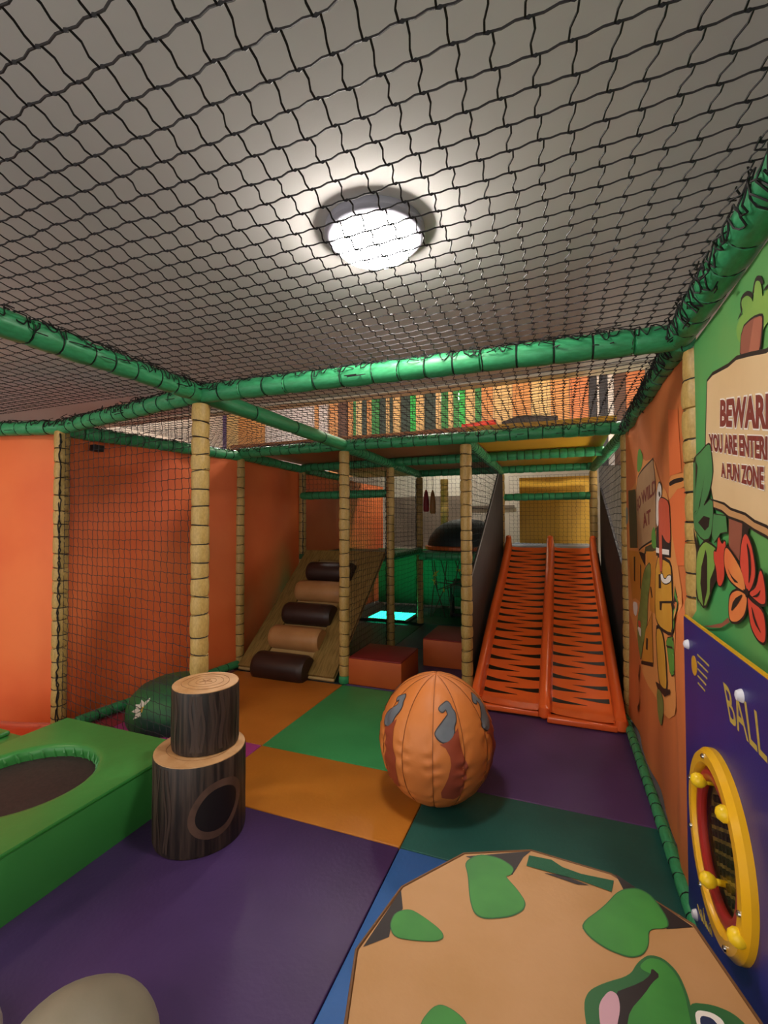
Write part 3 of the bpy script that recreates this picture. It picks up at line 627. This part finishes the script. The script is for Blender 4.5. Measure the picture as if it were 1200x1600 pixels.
# ------------------------------------------------------------------ trampoline box
TZ = .268; tx0, tx1, ty0, ty1 = -2.94, -1.955, .93, 2.02; TC = (-2.46, 1.465); TR = .325
TB = thing('trampoline_box', 'green padded trampoline box with round black bed', 'trampoline', (-2.45, 1.5, 0))
M_tg = mat('trampoline_green', '3b8742', .36, '357c3b', 3, .08, 25)
n = 64; mb = MB(); outer = []
for i in range(n):
    a = 2*PI*i/n; c, s = math.cos(a), math.sin(a); k = min((tx1-TC[0])/c if c > 1e-9 else 1e9, (tx0-TC[0])/c if c < -1e-9 else 1e9, (ty1-TC[1])/s if s > 1e-9 else 1e9, (ty0-TC[1])/s if s < -1e-9 else 1e9)
    outer.append((TC[0]+c*k, TC[1]+s*k))
for (xc, yc) in ((tx0, ty0), (tx0, ty1), (tx1, ty0), (tx1, ty1)):
    i = min(range(n), key=lambda j: (outer[j][0]-xc)**2+(outer[j][1]-yc)**2); outer[i] = (xc, yc)
rings_ = [[(x, y, 0) for x, y in outer], [(x, y, TZ-.012) for x, y in outer]]
rings_.append([(TC[0]+(x-TC[0])*.99, TC[1]+(y-TC[1])*.99, TZ) for x, y in outer])
for (rr, zz) in ((1.10, TZ+.002), (1.03, TZ), (.99, TZ-.010), (.975, TZ-.03), (.985, TZ-.075)):
    rings_.append([(TC[0]+TR*rr*(1+(.006*math.sin(30*2*PI*i/n*.5) if rr < 1 else 0))*math.cos(2*PI*i/n), TC[1]+TR*rr*math.sin(2*PI*i/n), zz+(.003*math.sin(i*1.7) if rr < 1 else 0)) for i in range(n)])
mb.add([p for q in rings_ for p in q], [(k*n+i, k*n+(i+1) % n, (k+1)*n+(i+1) % n, (k+1)*n+i) for k in range(len(rings_)-1) for i in range(n)])
part('padded_frame', mb, M_tg, TB)
part('jumping_bed', MB().lathe([(TR*.99, TZ-.062), (TR*.99, TZ-.058), (TR*.5, TZ-.064), (.01, TZ-.066)], (TC[0], TC[1], 0), 48), mat('bed_mesh', '2a2224', .6, '352b2c', 60), TB)
g = MB()
for i in range(36):
    a = 2*PI*i/36; g.tube([(TC[0]+TR*.985*math.cos(a), TC[1]+TR*.985*math.sin(a), TZ-.07), (TC[0]+TR*.965*math.cos(a+.03), TC[1]+TR*.965*math.sin(a+.03), TZ-.035), (TC[0]+TR*.99*math.cos(a+.06), TC[1]+TR*.99*math.sin(a+.06), TZ-.012)], [.004, .008, .003], 5)
part('pleats', g, M_tg, TB)['kind'] = 'stuff'
part('seam', MB().tube([(tx0, ty0, TZ-.01), (tx1, ty0, TZ-.01), (tx1, ty1, TZ-.01), (tx0, ty1, TZ-.01)], .004, 5, closed=True), mat('seam_green', '246f28', .4), TB)

# ------------------------------------------------------------------ orange ball
BC = Vector((-.645, 2.455, .337)); BRX, BRZ = .308, .336
BL = thing('soft_ball', 'big orange stitched ball printed with grey and red tails', 'ball', (BC.x, BC.y, 0))
M_ball = mat('ball_vinyl', 'cc7a3c', .5, 'c46f30', 3, .14, 26)
NG = 12; A0 = math.atan2(-BC.y, -BC.x)-.06
def ballp(lon, lat, k=1.0): return BC+Vector((BRX*math.cos(lat)*math.cos(lon), BRX*math.cos(lat)*math.sin(lon), BRZ*math.sin(lat)))*k
def pucker(lon, lat, g_=None, f=None):
    if g_ is None:
        q = ((lon-A0)/(2*PI/NG)) % NG; g_ = int(q); f = q-g_
    ed = abs(f-.5)*2; j = (lat+PI/2)/PI*90; cap = max(0, min(1, (1-ed)/.12))
    return 1-.010*ed**4+.042*math.sin(j*.95+g_*2+1.5*math.sin(j*.31+g_))*ed**2.2*cap*(1.25-math.sin(lat))*.7*(1-abs(math.sin(lat)))
for g_ in range(NG):
    mb = MB(); nl = 12; nt_ = 90; vs = []
    for i in range(nl+1):
        f = i/nl; ed = abs(f-.5)*2; lon = A0+(g_+f)*2*PI/NG
        for j in range(nt_+1):
            lat = -PI/2+PI*j/nt_
            k = pucker(lon, lat, g_, f)
            vs.append(ballp(lon, lat, k))
    mb.add(vs, [(i*(nt_+1)+j, (i+1)*(nt_+1)+j, (i+1)*(nt_+1)+j+1, i*(nt_+1)+j+1) for i in range(nl) for j in range(nt_)])
    part('gore_panel', mb, M_ball, BL, fix=False)
g = MB()
for g_ in range(NG):
    lon = A0+g_*2*PI/NG; g.tube([ballp(lon, -1.5+3.0*j/40, .992) for j in range(41)], .0022, 4)
part('seam', g, mat('ball_seam', '7a4018', .6), BL)
def ball_hit(x, y):
    d = ray(x, y); s = Vector((1/BRX, 1/BRX, 1/BRZ)); o = (CAMP-BC)*s; e = d*s
    a, b, c = e.dot(e), 2*o.dot(e), o.dot(o)-1; D = b*b-4*a*c
    t = (-b-math.sqrt(max(D, 0)))/(2*a); return CAMP+d*t
def ball_ll(x, y):
    p = ball_hit(x, y)-BC; return (math.atan2(p.y/BRX, p.x/BRX), math.asin(max(-1, min(1, p.z/BRZ))))
fl_grey = [(690, 380), (715, 400), (730, 440), (755, 470), (762, 520), (745, 580), (748, 640), (705, 695), (660, 702), (620, 672), (598, 635), (615, 600), (660, 540), (690, 500), (700, 485), (690, 455), (680, 440), (660, 464), (640, 458), (627, 440), (640, 420), (665, 400)]
fl_grey_o = None
fl_red = [(635, 718), (690, 700), (700, 640), (730, 660), (778, 583), (785, 660), (820, 800), (855, 890), (830, 1020), (800, 1110), (740, 1140), (650, 1130), (645, 1090), (700, 980), (724, 880), (715, 810), (680, 745)]
def ball_print(name, pts, m, k, rot, sm=1, gr=0):
    poly = [ball_ll(560+x/5, 1020+y/5) for x, y in pts]
    if sm: poly = smooth_poly(poly, sm)
    if gr: poly = grow(poly, gr)
    bm = flat_mesh(tri2(poly), .035)
    for v in bm.verts: v.co = ballp(v.co.x+rot, v.co.y, k-.001+pucker(v.co.x+rot, v.co.y)-1)
    part(name, MB().bm(bm), m, BL, fix=False)
for r_ in range(6):
    rot = math.radians((0, 56, 118, 180, 240, -70)[r_])
    ball_print('print_outline', fl_grey, mat('ball_ink_dark', '3a3030', .5), 1.008, rot, 2, .02)
    ball_print('print_grey_tail', fl_grey, mat('ball_ink_grey', '6a7078', .5, '5c6068', 8), 1.011, rot, 2)
    ball_print('print_red_flame', fl_red, mat('ball_ink_red', '96442a', .5, '8a3c26', 6), 1.009, rot, 0)

# ------------------------------------------------------------------ slide
SX = [-.665, -.13, .385]
SL = thing('double_slide', 'glossy orange two-lane slide with black tiger stripes', 'slide', (-.13, 3.75, 0))
M_sl = mat('slide_orange', 'f06a30', .2, 'ea642c', 2, spec=.6)
def sy(s, x=0): return 3.76+(6.46-3.76)*s-.10*(x-SX[0])*(1-s)
def sz(s):
    if s < .05: base = .045
    else: base = .045+1.115*((s-.05)/.95)
    e = math.exp(-((s-.05)/.07)**2)*.02
    return base+e+.03*math.sin((s-.08)/.92*PI*2.0)*(1 if s > .08 else 0)*(1-s*.3)
NS = 60
def loft(xs_z, name, m, parent):
    mb = MB(); vs = []; k = len(xs_z(0))
    for i in range(NS+1):
        s = i/NS
        for (x, dz) in xs_z(s): vs.append((x, sy(s, x), sz(s)+dz))
    mb.add(vs, [(i*k+j, i*k+j+1, (i+1)*k+j+1, (i+1)*k+j) for i in range(NS) for j in range(k-1)])
    return part(name, mb, m, parent, fix=False)
def lane_prof(x0, x1):
    def f(s):
        a, b = x0+.035, x1-.035; out = []
        for i in range(9):
            u = i/8; out.append((a+(b-a)*u, .012*(2*u-1)**4))
        return out
    return f
def rail_prof(x, w, h):
    def f(s):
        hh = h*min(1, .25+s/.06)*(1.0+.25*max(0, (s-.93)/.07)); base = -.045
        pr = [(-w, base), (-w, hh*.55), (-w*.85, hh*.82), (-w*.45, hh*.97), (0, hh), (w*.45, hh*.97), (w*.85, hh*.82), (w, hh*.55), (w*1.25, .015), (w*1.3, base)]
        if x < -.4: pr = [(p[0]*1.0, p[1]) for p in pr]
        return [(x+a, b) for a, b in pr]
    return f
rw = .038
for i in (0, 1):
    ln = loft(lane_prof(SX[i], SX[i+1]), 'lane', M_sl, SL)
    a, b = SX[i]+.05, SX[i+1]-.05; s = .07; side = 0
    while s < .985:
        for sd in (0, 1):
            s_ = s+(.0235 if sd else 0)
            if s_ > .985: continue
            x_a = a if sd == 0 else b; x_b = a+(b-a)*(.62 if sd == 0 else .38); hw = .0075+.0012*rnd.random()
            vs = []; st_ = MB()
            for q in range(7):
                u = q/6; x = x_a+(x_b-x_a)*u; ww = hw*(1-u)+.0004; uu = (x-(SX[i]+.035))/(SX[i+1]-SX[i]-.07); dz = .012*(2*uu-1)**4+.0025
                for sg in (-1, 1): ss = s_+sg*ww; vs.append((x, sy(ss, x), sz(ss)+dz))
            st_.add(vs, [(2*q, 2*q+1, 2*q+3, 2*q+2) for q in range(6)]); part('tiger_stripe', st_, mat('stripe_black', '1c1210', .4), ln, fix=False)
        s += .047
    lp = MB(); lp.box((SX[i]+.02, sy(0, SX[i])-.012-(.05 if i else .02), .004), (SX[i+1]-.02, sy(0, SX[i])+.02, .05), .012); part('lip', lp, M_sl, SL)
for i, x in enumerate(SX):
    loft(rail_prof(x, rw*(1.15 if i == 1 else 1), .125), 'rail', M_sl, SL)
    s = 1; mb = MB().lathe([(.002, .0), (.03, -.01), (rw, -.04), (rw*1.05, -.12), (rw*1.05, -.2)], (x, sy(1, x), sz(1)+.165), 16); part('rail_tip', mb, M_sl, SL)
    q = MB().lathe([(.004, 0), (.03, .004), (.046, .02), (.048, .05), (.042, .09), (.02, .105), (.003, .108)], (x, sy(.012, x), .0), 16); part('rail_foot', q, M_sl, SL)
dm = MB().sheet(lambda u, v: Vector((SX[0]-.0+(1.12)*u, sy(v*.999)+.02, max(.01, sz(v)-.06))), 2, 30)
part('underside', dm, mat('slide_under', '2a1a16', .6), SL, fix=False)
# platform behind the slide
solo('deck_mat', MB().box((-.70, 6.47, 1.13), (.40, 7.9, 1.165), .008), mat('deck_blue', '8fa0b4', .45), 'pale blue mat on the platform at the top of the slide', 'deck mat')
solo('slide_platform', MB().box((-.73, 6.5, 1.04), (.42, 7.95, 1.129), .01), mat('deck_green', '2c5a3c', .5), 'platform behind the top of the slide', 'platform')
# dark side panels of the slide
M_dk = mat('dark_panel', '3d3838', .75, '353131', 6, .05, 40)
def side_panel(X, pts, label):
    solo('side_panel', MB().prism(pts, X-.008, X+.008, 0), M_dk, label, 'side panel', smooth=False)
side_panel(-.755, [(4.02, .02), (6.55, .02), (6.55, 2.16), (6.08, 2.13), (5.33, 1.69), (4.06, .99)], 'dark grey sloping side panel left of the slide')
side_panel(.49, [(4.02, .02), (6.55, .02), (6.55, 1.95), (6.4, 1.93), (4.12, 1.06)], 'dark grey sloping side panel right of the slide')
g = MB().tube([(-.745, 4.05, .985), (-.745, 5.33, 1.69), (-.745, 6.08, 2.13)], .006, 5)
solo('edge_rope', g, mat('pale_rope', '8f8f90', .7), 'pale rope along the sloping edge left of the slide', 'rope')
g = MB().tube([(.478, 4.12, 1.06), (.478, 6.4, 1.93)], .006, 5)
solo('edge_rope', g, M_black, 'black rope along the sloping edge right of the slide', 'rope')

# ------------------------------------------------------------------ log ramp
RA = Vector((0, 3.85, .02)); RB = Vector((0, 5.22, 1.12)); rd = (RB-RA).normalized(); rn = Vector((0, -rd.z, rd.y))
RX0, RX1 = -3.085, -1.995
RP = thing('log_ramp', 'wooden climbing ramp with five padded logs', 'climbing ramp', (-2.53, 3.85, 0))
M_ply = mat('ply_wood', '8f7440', .55, '6e5628', 5, .05, 20, stretch=(14, 1.6, 1.6), lo=.4, hi=.7); M_edge = mat('ply_edge', 'b59a68', .6)
def ramp_board(x0, x1, h0, h1, s0, s1):
    L = (RB-RA).length; vs = []
    for s in (s0, s1):
        for x in (x0, x1):
            for h in (h0, h1): p = RA+rd*(L*s)+rn*h; vs.append((x, p.y, p.z))
    return MB().add(vs, [(0, 1, 3, 2), (4, 6, 7, 5), (0, 4, 5, 1), (2, 3, 7, 6), (1, 5, 7, 3), (0, 2, 6, 4)])
part('base_sheet', ramp_board(RX0, RX1, -.02, .0, 0, 1), M_edge, RP, smooth=False)
LX0, LX1 = -2.86, -2.27
part('side_plank', ramp_board(RX0, LX0+.03, .001, .028, .012, 1), M_ply, RP, smooth=False)
part('side_plank', ramp_board(LX1-.03, RX1, .001, .028, .012, 1), M_ply, RP, smooth=False)
part('top_plank', ramp_board(RX0, RX1, .029, .034, .90, 1), M_ply, RP, smooth=False)
def ramp_s(px, py, h):
    d = ray(px, py); p0 = RA+rn*h; t = (p0-CAMP).dot(rn)/d.dot(rn); return (CAMP+d*t-RA).dot(rd)
for i, (px, py) in enumerate(((445, 1037), (462, 991), (482, 954), (493, 918), (510, 888))):
    R_ = .125 if i else .145; dk = i % 2 == 0; h_ = .04
    c = RA+rd*ramp_s(px, py, h_+R_*.55)+rn*h_
    lx0, lx1 = (LX0, LX1)
    lg = thing_part = part('log', MB().lathe([(R_*.55, lx0), (R_*.85, lx0+.008), (R_*.97, lx0+.03), (R_, lx0+.06), (R_, lx1-.06), (R_*.99, lx1-.03), (R_*.92, lx1-.012), (R_*.88, lx1)], (0, c.y, c.z), 28, 'X'),
        mat('log_dark', '38241f', .4, '2f1e1a', 5, .05, 30) if dk else mat('log_tan', 'b07f50', .45, 'a57446', 6, .05, 30), RP)
solo('ramp_deck', MB().box((-3.24, 5.26, 1.02), (-1.99, 6.6, 1.09), .01), mat('deck_green', '2c5a3c', .5), 'green edged platform deck at the top of the log ramp', 'platform')

# ------------------------------------------------------------------ soft blocks
def block(x0, x1, y0, y1, z1, label):
    t = thing('soft_block', label, 'soft block', ((x0+x1)/2, (y0+y1)/2, 0))
    part('sides', MB().box((x0, y0, .001), (x1, y1, z1-.012), .008), mat('block_orange', 'b8551f', .55, 'ac4d1c', 3, .05, 40), t)
    part('top', MB().box((x0+.001, y0+.001, z1-.014), (x1-.001, y1-.001, z1), .007), mat('block_red', '7e1c1e', .55, '74181a', 3, .05, 40), t)
block(-1.855, -1.335, 3.88, 4.40, .252, 'orange sided soft block with red top beside the ramp post')
block(-1.36, -.82, 4.65, 5.30, .288, 'taller red topped soft block farther back, half behind the slide post')

# ------------------------------------------------------------------ mound with daisy, boulders, left pieces
c0 = Vector((-2.78, 2.78, 0))
MD = thing('grass_mound', 'green domed cushion printed with a white daisy behind the net', 'cushion', c0)
part('dome', MB().lathe([(.36, .002), (.375, .04), (.37, .12), (.34, .19), (.28, .25), (.2, .285), (.1, .305), (.01, .31)], c0, 36), mat('mound_green', '2a6a3a', .5, '1e3f3a', 2.2, .06, 30, stretch=(1, 1, 3), lo=.4, hi=.6), MD)
def mound_hit(px, py):
    d = ray(px, py); t = 2.0
    while t < 6:
        p = CAMP+d*t-c0; rr = math.hypot(p.x, p.y)/.375; 
        if rr < 1 and p.z < .31*math.sqrt(max(0, 1-rr**2.6)): return CAMP+d*(t-.02)
        t += .004
    return CAMP+d*3.6
dc = mound_hit(224, 1109); nd = (CAMP-dc).normalized(); ax = nd.cross(Vector((0, 0, 1))).normalized(); ay = ax.cross(nd)*-1
dz = MB()
for k in range(9):
    a = 2*PI*k/9; d1 = ax*math.cos(a)+ay*math.sin(a); d2 = ax*-math.sin(a)+ay*math.cos(a); L = .075*(1+.15*math.sin(k*2.3))
    dz.add([dc+d1*.012, dc+d1*L*.6+d2*.016, dc+d1*L, dc+d1*L*.6-d2*.016], [(0, 1, 2, 3)])
part('daisy_petals', dz, mat('daisy_white', 'e4dcd0', .5), MD, smooth=False, fix=False)
part('daisy_eye', MB().add([dc+nd*.003+ax*.02*math.cos(2*PI*i/14)+ay*.02*math.sin(2*PI*i/14) for i in range(14)], [tuple(range(14))]), mat('daisy_yellow', 'd0a030', .5), MD, smooth=False, fix=False)
def boulder(c, rx, ry, rz, m, label, seed):
    bm = bmesh.new(); bmesh.ops.create_icosphere(bm, subdivisions=4, radius=1)
    for v in bm.verts:
        k = 1+.05*noise.noise(v.co*1.4+Vector((seed, 0, 0))); v.co = Vector((v.co.x*rx*k, v.co.y*ry*k, max(-.55, v.co.z)*rz*k))
        v.co += Vector(c)
    zmin = min(v.co.z for v in bm.verts)
    for v in bm.verts: v.co.z -= zmin-.001
    solo('soft_boulder', MB().bm(bm), m, label, 'soft boulder', org=(c[0], c[1], 0))
boulder((-1.15, .815, .2), .195, .195, .19, mat('boulder_grey', '8a8272', .55, '776f60', 3, .06, 30), 'grey brown soft boulder at the bottom edge of the picture', 1)
boulder((-1.60, .72, .1), .17, .17, .10, mat('boulder_pale', 'a89c96', .5, '8a7f7c', 5), 'pale soft boulder cut by the bottom left corner', 4)
solo('soft_wedge', MB().box((-3.9, 1.42, .001), (-2.975, 1.86, .22), .06), M_tg, 'rounded green soft shape at the left edge behind the trampoline', 'soft shape')
solo('soft_wedge', MB().box((-3.95, 1.4, .221), (-3.12, 1.8, .25), .012), M_tg, 'flat green pad lying on the rounded green soft shape', 'soft shape')

# ------------------------------------------------------------------ far back: light box, decks, dome, bags, roller
GB = thing('light_box', 'glowing green light box set in the floor at the back', 'light box', (-2.5, 6.8, 0))
part('lit_top', MB().box((-2.80, 6.55, .02), (-2.19, 7.12, .03)), mat('glow_green', '20e0a0', .4, emit=('18d890', GLOW)), GB)
part('frame', MB().box((-2.86, 6.49, .001), (-2.80, 7.18, .035)).box((-2.19, 6.49, .001), (-2.13, 7.18, .035)).box((-2.80, 6.49, .001), (-2.19, 6.55, .035)).box((-2.80, 7.12, .001), (-2.19, 7.18, .035)), mat('box_frame', '10201c', .5), GB)
sheet_banner('green_curtain', (-3.2, 8.0, 0), (-.8, 8.0, 0), .02, 1.02, mat('curtain_green', '2c9a6a', .5), 'green curtain lit by the glowing light box', .02, 3, (0, -1, 0), seed=6, cat='curtain')
solo('upper_deck', MB().box((-3.3, 3.98, HB+.06), (-.76, 7.4, HB+.10)), mat('deck_brown', 'b87a50', .55, 'ac6e46', 2), 'brown underside of the upper deck over ramp and blocks', 'deck')
solo('upper_deck', MB().box((-.755, 3.98, HB+.06), (.42, 7.4, HB+.10)), mat('deck_yellow', 'd0a024', .5, 'c4941e', 2), 'yellow underside of the upper deck over the slide', 'deck')
solo('back_deck', MB().box((-1.97, 6.64, 1.0), (-.78, 8.2, 1.07), .01), mat('deck_green', '2c5a3c', .5), 'platform deck carrying the dark dome', 'platform')
DM = thing('dome', 'dark dome with orange rim on the back platform', 'dome', (-1.42, 7.3, 1.07))
part('shell', MB().lathe([(.60, 1.11), (.60, 1.16), (.57, 1.27), (.48, 1.39), (.36, 1.48), (.2, 1.54), (.01, 1.56)], (-1.42, 7.3, 0), 40), mat('dome_dark', '1c2a2c', .6), DM)
part('rim', MB().lathe([(.60, 1.072), (.64, 1.08), (.64, 1.125), (.60, 1.14)], (-1.42, 7.3, 0), 40), mat('rim_orange', 'c2622c', .5), DM)
def bag(x, y, z0, z1, r, m, label):
    t = thing('punch_bag', label, 'punch bag', (x, y, z0))
    part('body', MB().lathe([(r*.7, z0), (r, z0+.02), (r*.95, (z0+z1)/2), (r*.6, z1-.05), (r*.2, z1)], (x, y, 0), 14), m, t)
    part('cord', MB().tube([(x, y, z1-.01), (x+.01, y, z1+.1), (x, y, HB-.03)], .004, 5), M_black, t)
bag(-1.865, 6.59, 1.66, 1.99, .045, mat('bag_red', '8a2630', .5), 'small dark red hanging punch bag')
bag(-1.77, 6.61, 1.63, 1.98, .045, mat('bag_tan', '9a6a3a', .5), 'small tan hanging punch bag beside the red one')
solo('roller', MB().lathe([(.12, -1.62), (.15, -1.60), (.155, -1.3), (.155, -1.1), (.15, -.88), (.12, -.86)], (0, 7.3, .45), 24, 'X'), mat('roller_green', '2c5a48', .4), 'dark green horizontal foam roller under the dome platform', 'roller', org=(-1.2, 7.3, .3))
solo('roller_stand', MB().box((-1.66, 7.22, .001), (-1.62, 7.38, .5), .005).box((-.86, 7.22, .001), (-.82, 7.38, .5), .005).box((-1.64, 7.27, .001), (-.84, 7.33, .04)), M_black, 'black stand carrying the dark green roller', 'stand')
RN = thing('rope_web', 'tangled climbing ropes with yellow ribbon ties under the dome platform', 'rope web', (-1.4, 6.75, 0))
g = MB(); yb = MB(); kn = []
for i in range(12):
    x = -1.9+i*.1; p0 = Vector((x, 6.72+rnd.uniform(0, .3), .97)); p1 = Vector((x+rnd.uniform(-.35, .35), 6.8+rnd.uniform(0, .3), .06)); m1 = p0.lerp(p1, .5)+Vector((rnd.uniform(-.1, .1), 0, rnd.uniform(-.1, .1)))
    g.tube([p0, m1, p1], .008, 5); kn += [m1, p0.lerp(m1, .5)]
for i in range(7):
    g.tube([kn[rnd.randrange(len(kn))], kn[rnd.randrange(len(kn))]], .008, 5)
part('ropes', g, mat('rope_dark', '4a3a34', .7), RN)
for q in kn[::3]:
    y_ = MB()
    for k in range(3):
        e = Vector((rnd.uniform(-.07, .07), rnd.uniform(-.03, .0), rnd.uniform(-.06, .06))); y_.tube([q-e, q, q+e*.8], [.006, .014, .006], 5)
    part('ribbon', y_, mat('ribbon_yellow', 'b89a3a', .5), RN)
# yellow and white back banners behind the slide
sheet_banner('back_banner', (-.62, 7.75, 0), (.45, 7.75, 0), 1.16, 2.22, mat('banner_yellow', 'c89a28', .5, 'bb8e22', 1.5), 'yellow vinyl banner behind the net at the top of the slide', .015, 1.5, (0, -1, 0), seed=7)
solo('wall_covering', MB().box((-3.5, 9.36, 1.0), (-1.9, 9.399, 2.05)).box((-1.9, 9.36, 1.78), (-.85, 9.399, 1.84)), mat('panel_dusk', '7a6e64', .7, '8a7d70', 2), 'dusky covering and rail on the far back wall', 'wall covering', smooth=False)

# upper level: striped panels seen over the front beam
UP = thing('striped_panel_wall', 'row of orange, green and dark upright panels on the upper level', 'panel wall', (-1.5, 7.45, HB+.1))
cols = {'o': 'c9935a', 'y': 'd6bb84', 'g': '3a8a4a', 'G': '35c05a', 'd': '3a4c46', 'w': 'cfcac8', 'b': '5a3c2a', 'k': '26242a', 'p': '6a5a86', 'r': 'c47a4a'}
runs = [(150, 'w'), (178, 'g'), (188, 'w'), (205, 'G'), (225, 'p'), (240, 'w'), (262, 'y'), (280, 'w'), (330, 'p'), (352, 'y'), (372, 'o'), (412, 'w'), (490, 'o'), (498, 'w'), (512, 'o'), (527, 'b'), (542, 'o'), (550, 'g'), (556, 'y'), (565, 'd'), (572, 'o'), (580, 'g'), (592, 'd'), (602, 'y'), (608, 'd'), (613, 'y'), (625, 'd'), (640, 'G'), (649, 'y'), (662, 'd'), (680, 'y'), (688, 'g'), (700, 'y'), (708, 'g'), (716, 'G'), (726, 'y'), (742, 'g'), (752, 'o'), (770, 'y'), (800, 'o'), (830, 'y'), (860, 'o'), (890, 'r'), (921, 'k'), (933, 'w'), (937, 'k'), (950, 'w'), (960, 'b'), (979, 'r'), (1010, 'r')]
for (x0, c), (x1, _) in zip(runs, runs[1:]):
    a = ony(x0, 640, 7.45).x; b = ony(x1, 640, 7.45).x; dp = rnd.uniform(0, .05)
    part('panel', MB().box((a+.004, 7.45+dp, HB+.1), (b-.004, 7.5+dp, 3.88)), mat('upper_'+c, cols[c], .55), UP, smooth=False)
a = ony(722, 668, 7.3); b = ony(775, 660, 7.3)
solo('foam_bar', MB().tube([a, b], .05, 10), mat('bar_red', 'c23a28', .5), 'red foam bar lying on the upper level', 'foam bar')
a = ony(785, 664, 7.2); b = ony(872, 656, 7.2)
solo('dark_bundle', MB().tube([a, a.lerp(b, .3)+Vector((0, 0, .03)), a.lerp(b, .6), b], [.05, .09, .1, .06], 10), mat('bundle_dark', '2c2828', .7), 'dark fabric bundle on the upper level', 'bundle')

# ------------------------------------------------------------------ nets
def net(label, P0, U, V, lu, lv, mesh=.061, r=.0023, jog=.006, sag=None, jit=.004, name='safety_net', knots=True, clip=None):
    P0, U, V = Vector(P0), Vector(U).normalized(), Vector(V).normalized(); N = U.cross(V)
    nu, nv = max(2, round(lu/mesh)), max(2, round(lv/mesh)); du, dv = lu/nu, lv/nv; K = {}
    for i in range(nu+1):
        for j in range(nv+1):
            e = (0 < i < nu) and (0 < j < nv)
            p = P0+U*(du*i)+V*(dv*j)
            if clip and not clip(p): continue
            if e: p += U*(rnd.uniform(-jit, jit)+.008*noise.noise(p*2))+V*(rnd.uniform(-jit, jit)+.008*noise.noise(p*2+Vector((9, 9, 9))))
            if sag: p += sag(i/nu, j/nv)
            K[i, j] = p
    vs = []; fs = []
    C3 = [(math.cos(a), math.sin(a)) for a in (PI/2, PI/2+2*PI/3, PI/2+4*PI/3)]
    def strand(a, b, T, S, sl):
        o = len(vs); st = [a, a.lerp(b, .33)+S*sl, a.lerp(b, .67)-S*sl, b]
        for p in st:
            for c, s in C3: vs.append(p+N*(c*r)+S*(s*r))
        for k in range(3):
            for q in range(3): q2 = (q+1) % 3; fs.append((o+k*3+q, o+k*3+q2, o+k*3+3+q2, o+k*3+3+q))
    for (i, j), p in K.items():
        b = K.get((i+1, j))
        if b is not None: strand(p, b, U, V, mesh*.035)
        b = K.get((i, j+1))
        if b is not None: strand(p+U*jog, b-U*jog, V, U, mesh*.05*rnd.uniform(.3, 1.2))
        if knots:
            o = len(vs); kr = r*1.9
            for d in (U*(kr+jog*.8), V*kr, -U*(kr+jog*.8), -V*kr, N*kr, -N*kr): vs.append(p+d)
            fs.extend([(o, o+1, o+4), (o+1, o+2, o+4), (o+2, o+3, o+4), (o+3, o, o+4), (o+1, o, o+5), (o+2, o+1, o+5), (o+3, o+2, o+5), (o, o+3, o+5)])
    mb = MB(); mb.v = vs; mb.f = fs
    return solo(name, mb, M_net, label, 'net', group='black knotted safety nets', smooth=False, fix=False)
def sagf(d): return lambda u, v: Vector((0, 0, -d*math.sin(PI*u)*math.sin(PI*v)))
ZN = HB+.045
net('black ceiling net in front of the round lamp', (XB, -.45, ZN), (1, 0, 0), (0, 1, 0), 2.35, 2.49, sag=sagf(.035))
net('black ceiling net stretched between the two long cross beams', (XB, 2.04, ZN), (1, 0, 0), (0, 1, 0), 2.35, 1.9, sag=sagf(.03))
net('black ceiling net over the trampoline bay', (-4.9, -.2, ZN), (1, 0, 0), (0, 1, 0), 3.0, 2.24, sag=sagf(.04))
net('black ceiling net over the bay behind the left corner post', (-3.3, 2.25, ZN), (1, 0, 0), (0, 1, 0), 1.4, 1.68, sag=sagf(.02))
dAB = Vector((PB[0]-PA[0], PB[1]-PA[1], 0))
net('black upright net hung between left corner post and stump post', (PA[0]+.05, PA[1]-.01, .06), dAB, (0, 0, 1), dAB.length-.09, 2.12, jog=.002, r=.0021)
net('black upright net along the right side of the log ramp', (PC[0], PC[1]+.05, .1), (PC3[0]-PC[0], PC3[1]-PC[1], 0), (0, 0, 1), 1.27, 2.06, jog=.002, r=.002)
net('black upright net beside the platform behind the ramp', (PC3[0], PC3[1]+.05, .2), (0, 1, 0), (0, 0, 1), 1.28, 1.98, jog=.002, r=.002, knots=False)
net('black upright net in front of the dark dome', (PC4[0]+.05, 6.66, .1), (1, 0, 0), (0, 0, 1), 1.1, 2.1, jog=.002, r=.002, knots=False)
net('short black net over the ramp top', (PL3[0]+.05, 5.30, 1.88), (1, 0, 0), (0, 0, 1), 1.15, .32, jog=.002, r=.002, knots=False)
net('black upright net closing the platform behind the ramp top', (PL3[0]+.05, 6.55, 1.1), (1, 0, 0), (0, 0, 1), 1.15, 1.1, jog=.002, r=.002, knots=False)
net('black upright net in front of the yellow banner', (PD4[0]+.04, 7.3, 1.17), (1, 0, 0), (0, 0, 1), 1.13, 1.04, jog=.002, r=.002, knots=False)
net('black upright net above the right slide panel', (.475, 4.02, .95), (0, 1, 0), (0, 0, 1), 2.55, 1.25, jog=.002, r=.002, clip=lambda p: p.z > 1.04+(p.y-4.1)*.38)
net('black upright net above the left slide panel', (-.75, 4.02, .95), (0, 1, 0), (0, 0, 1), 2.55, 1.25, jog=.002, r=.002, clip=lambda p: p.z > .97+(p.y-4.06)*.56)
net('black upright net along the front of the upper level', (-3.1, 4.0, HB+.1), (1, 0, 0), (0, 0, 1), 3.5, 1.2, jog=.002, r=.002, knots=False)
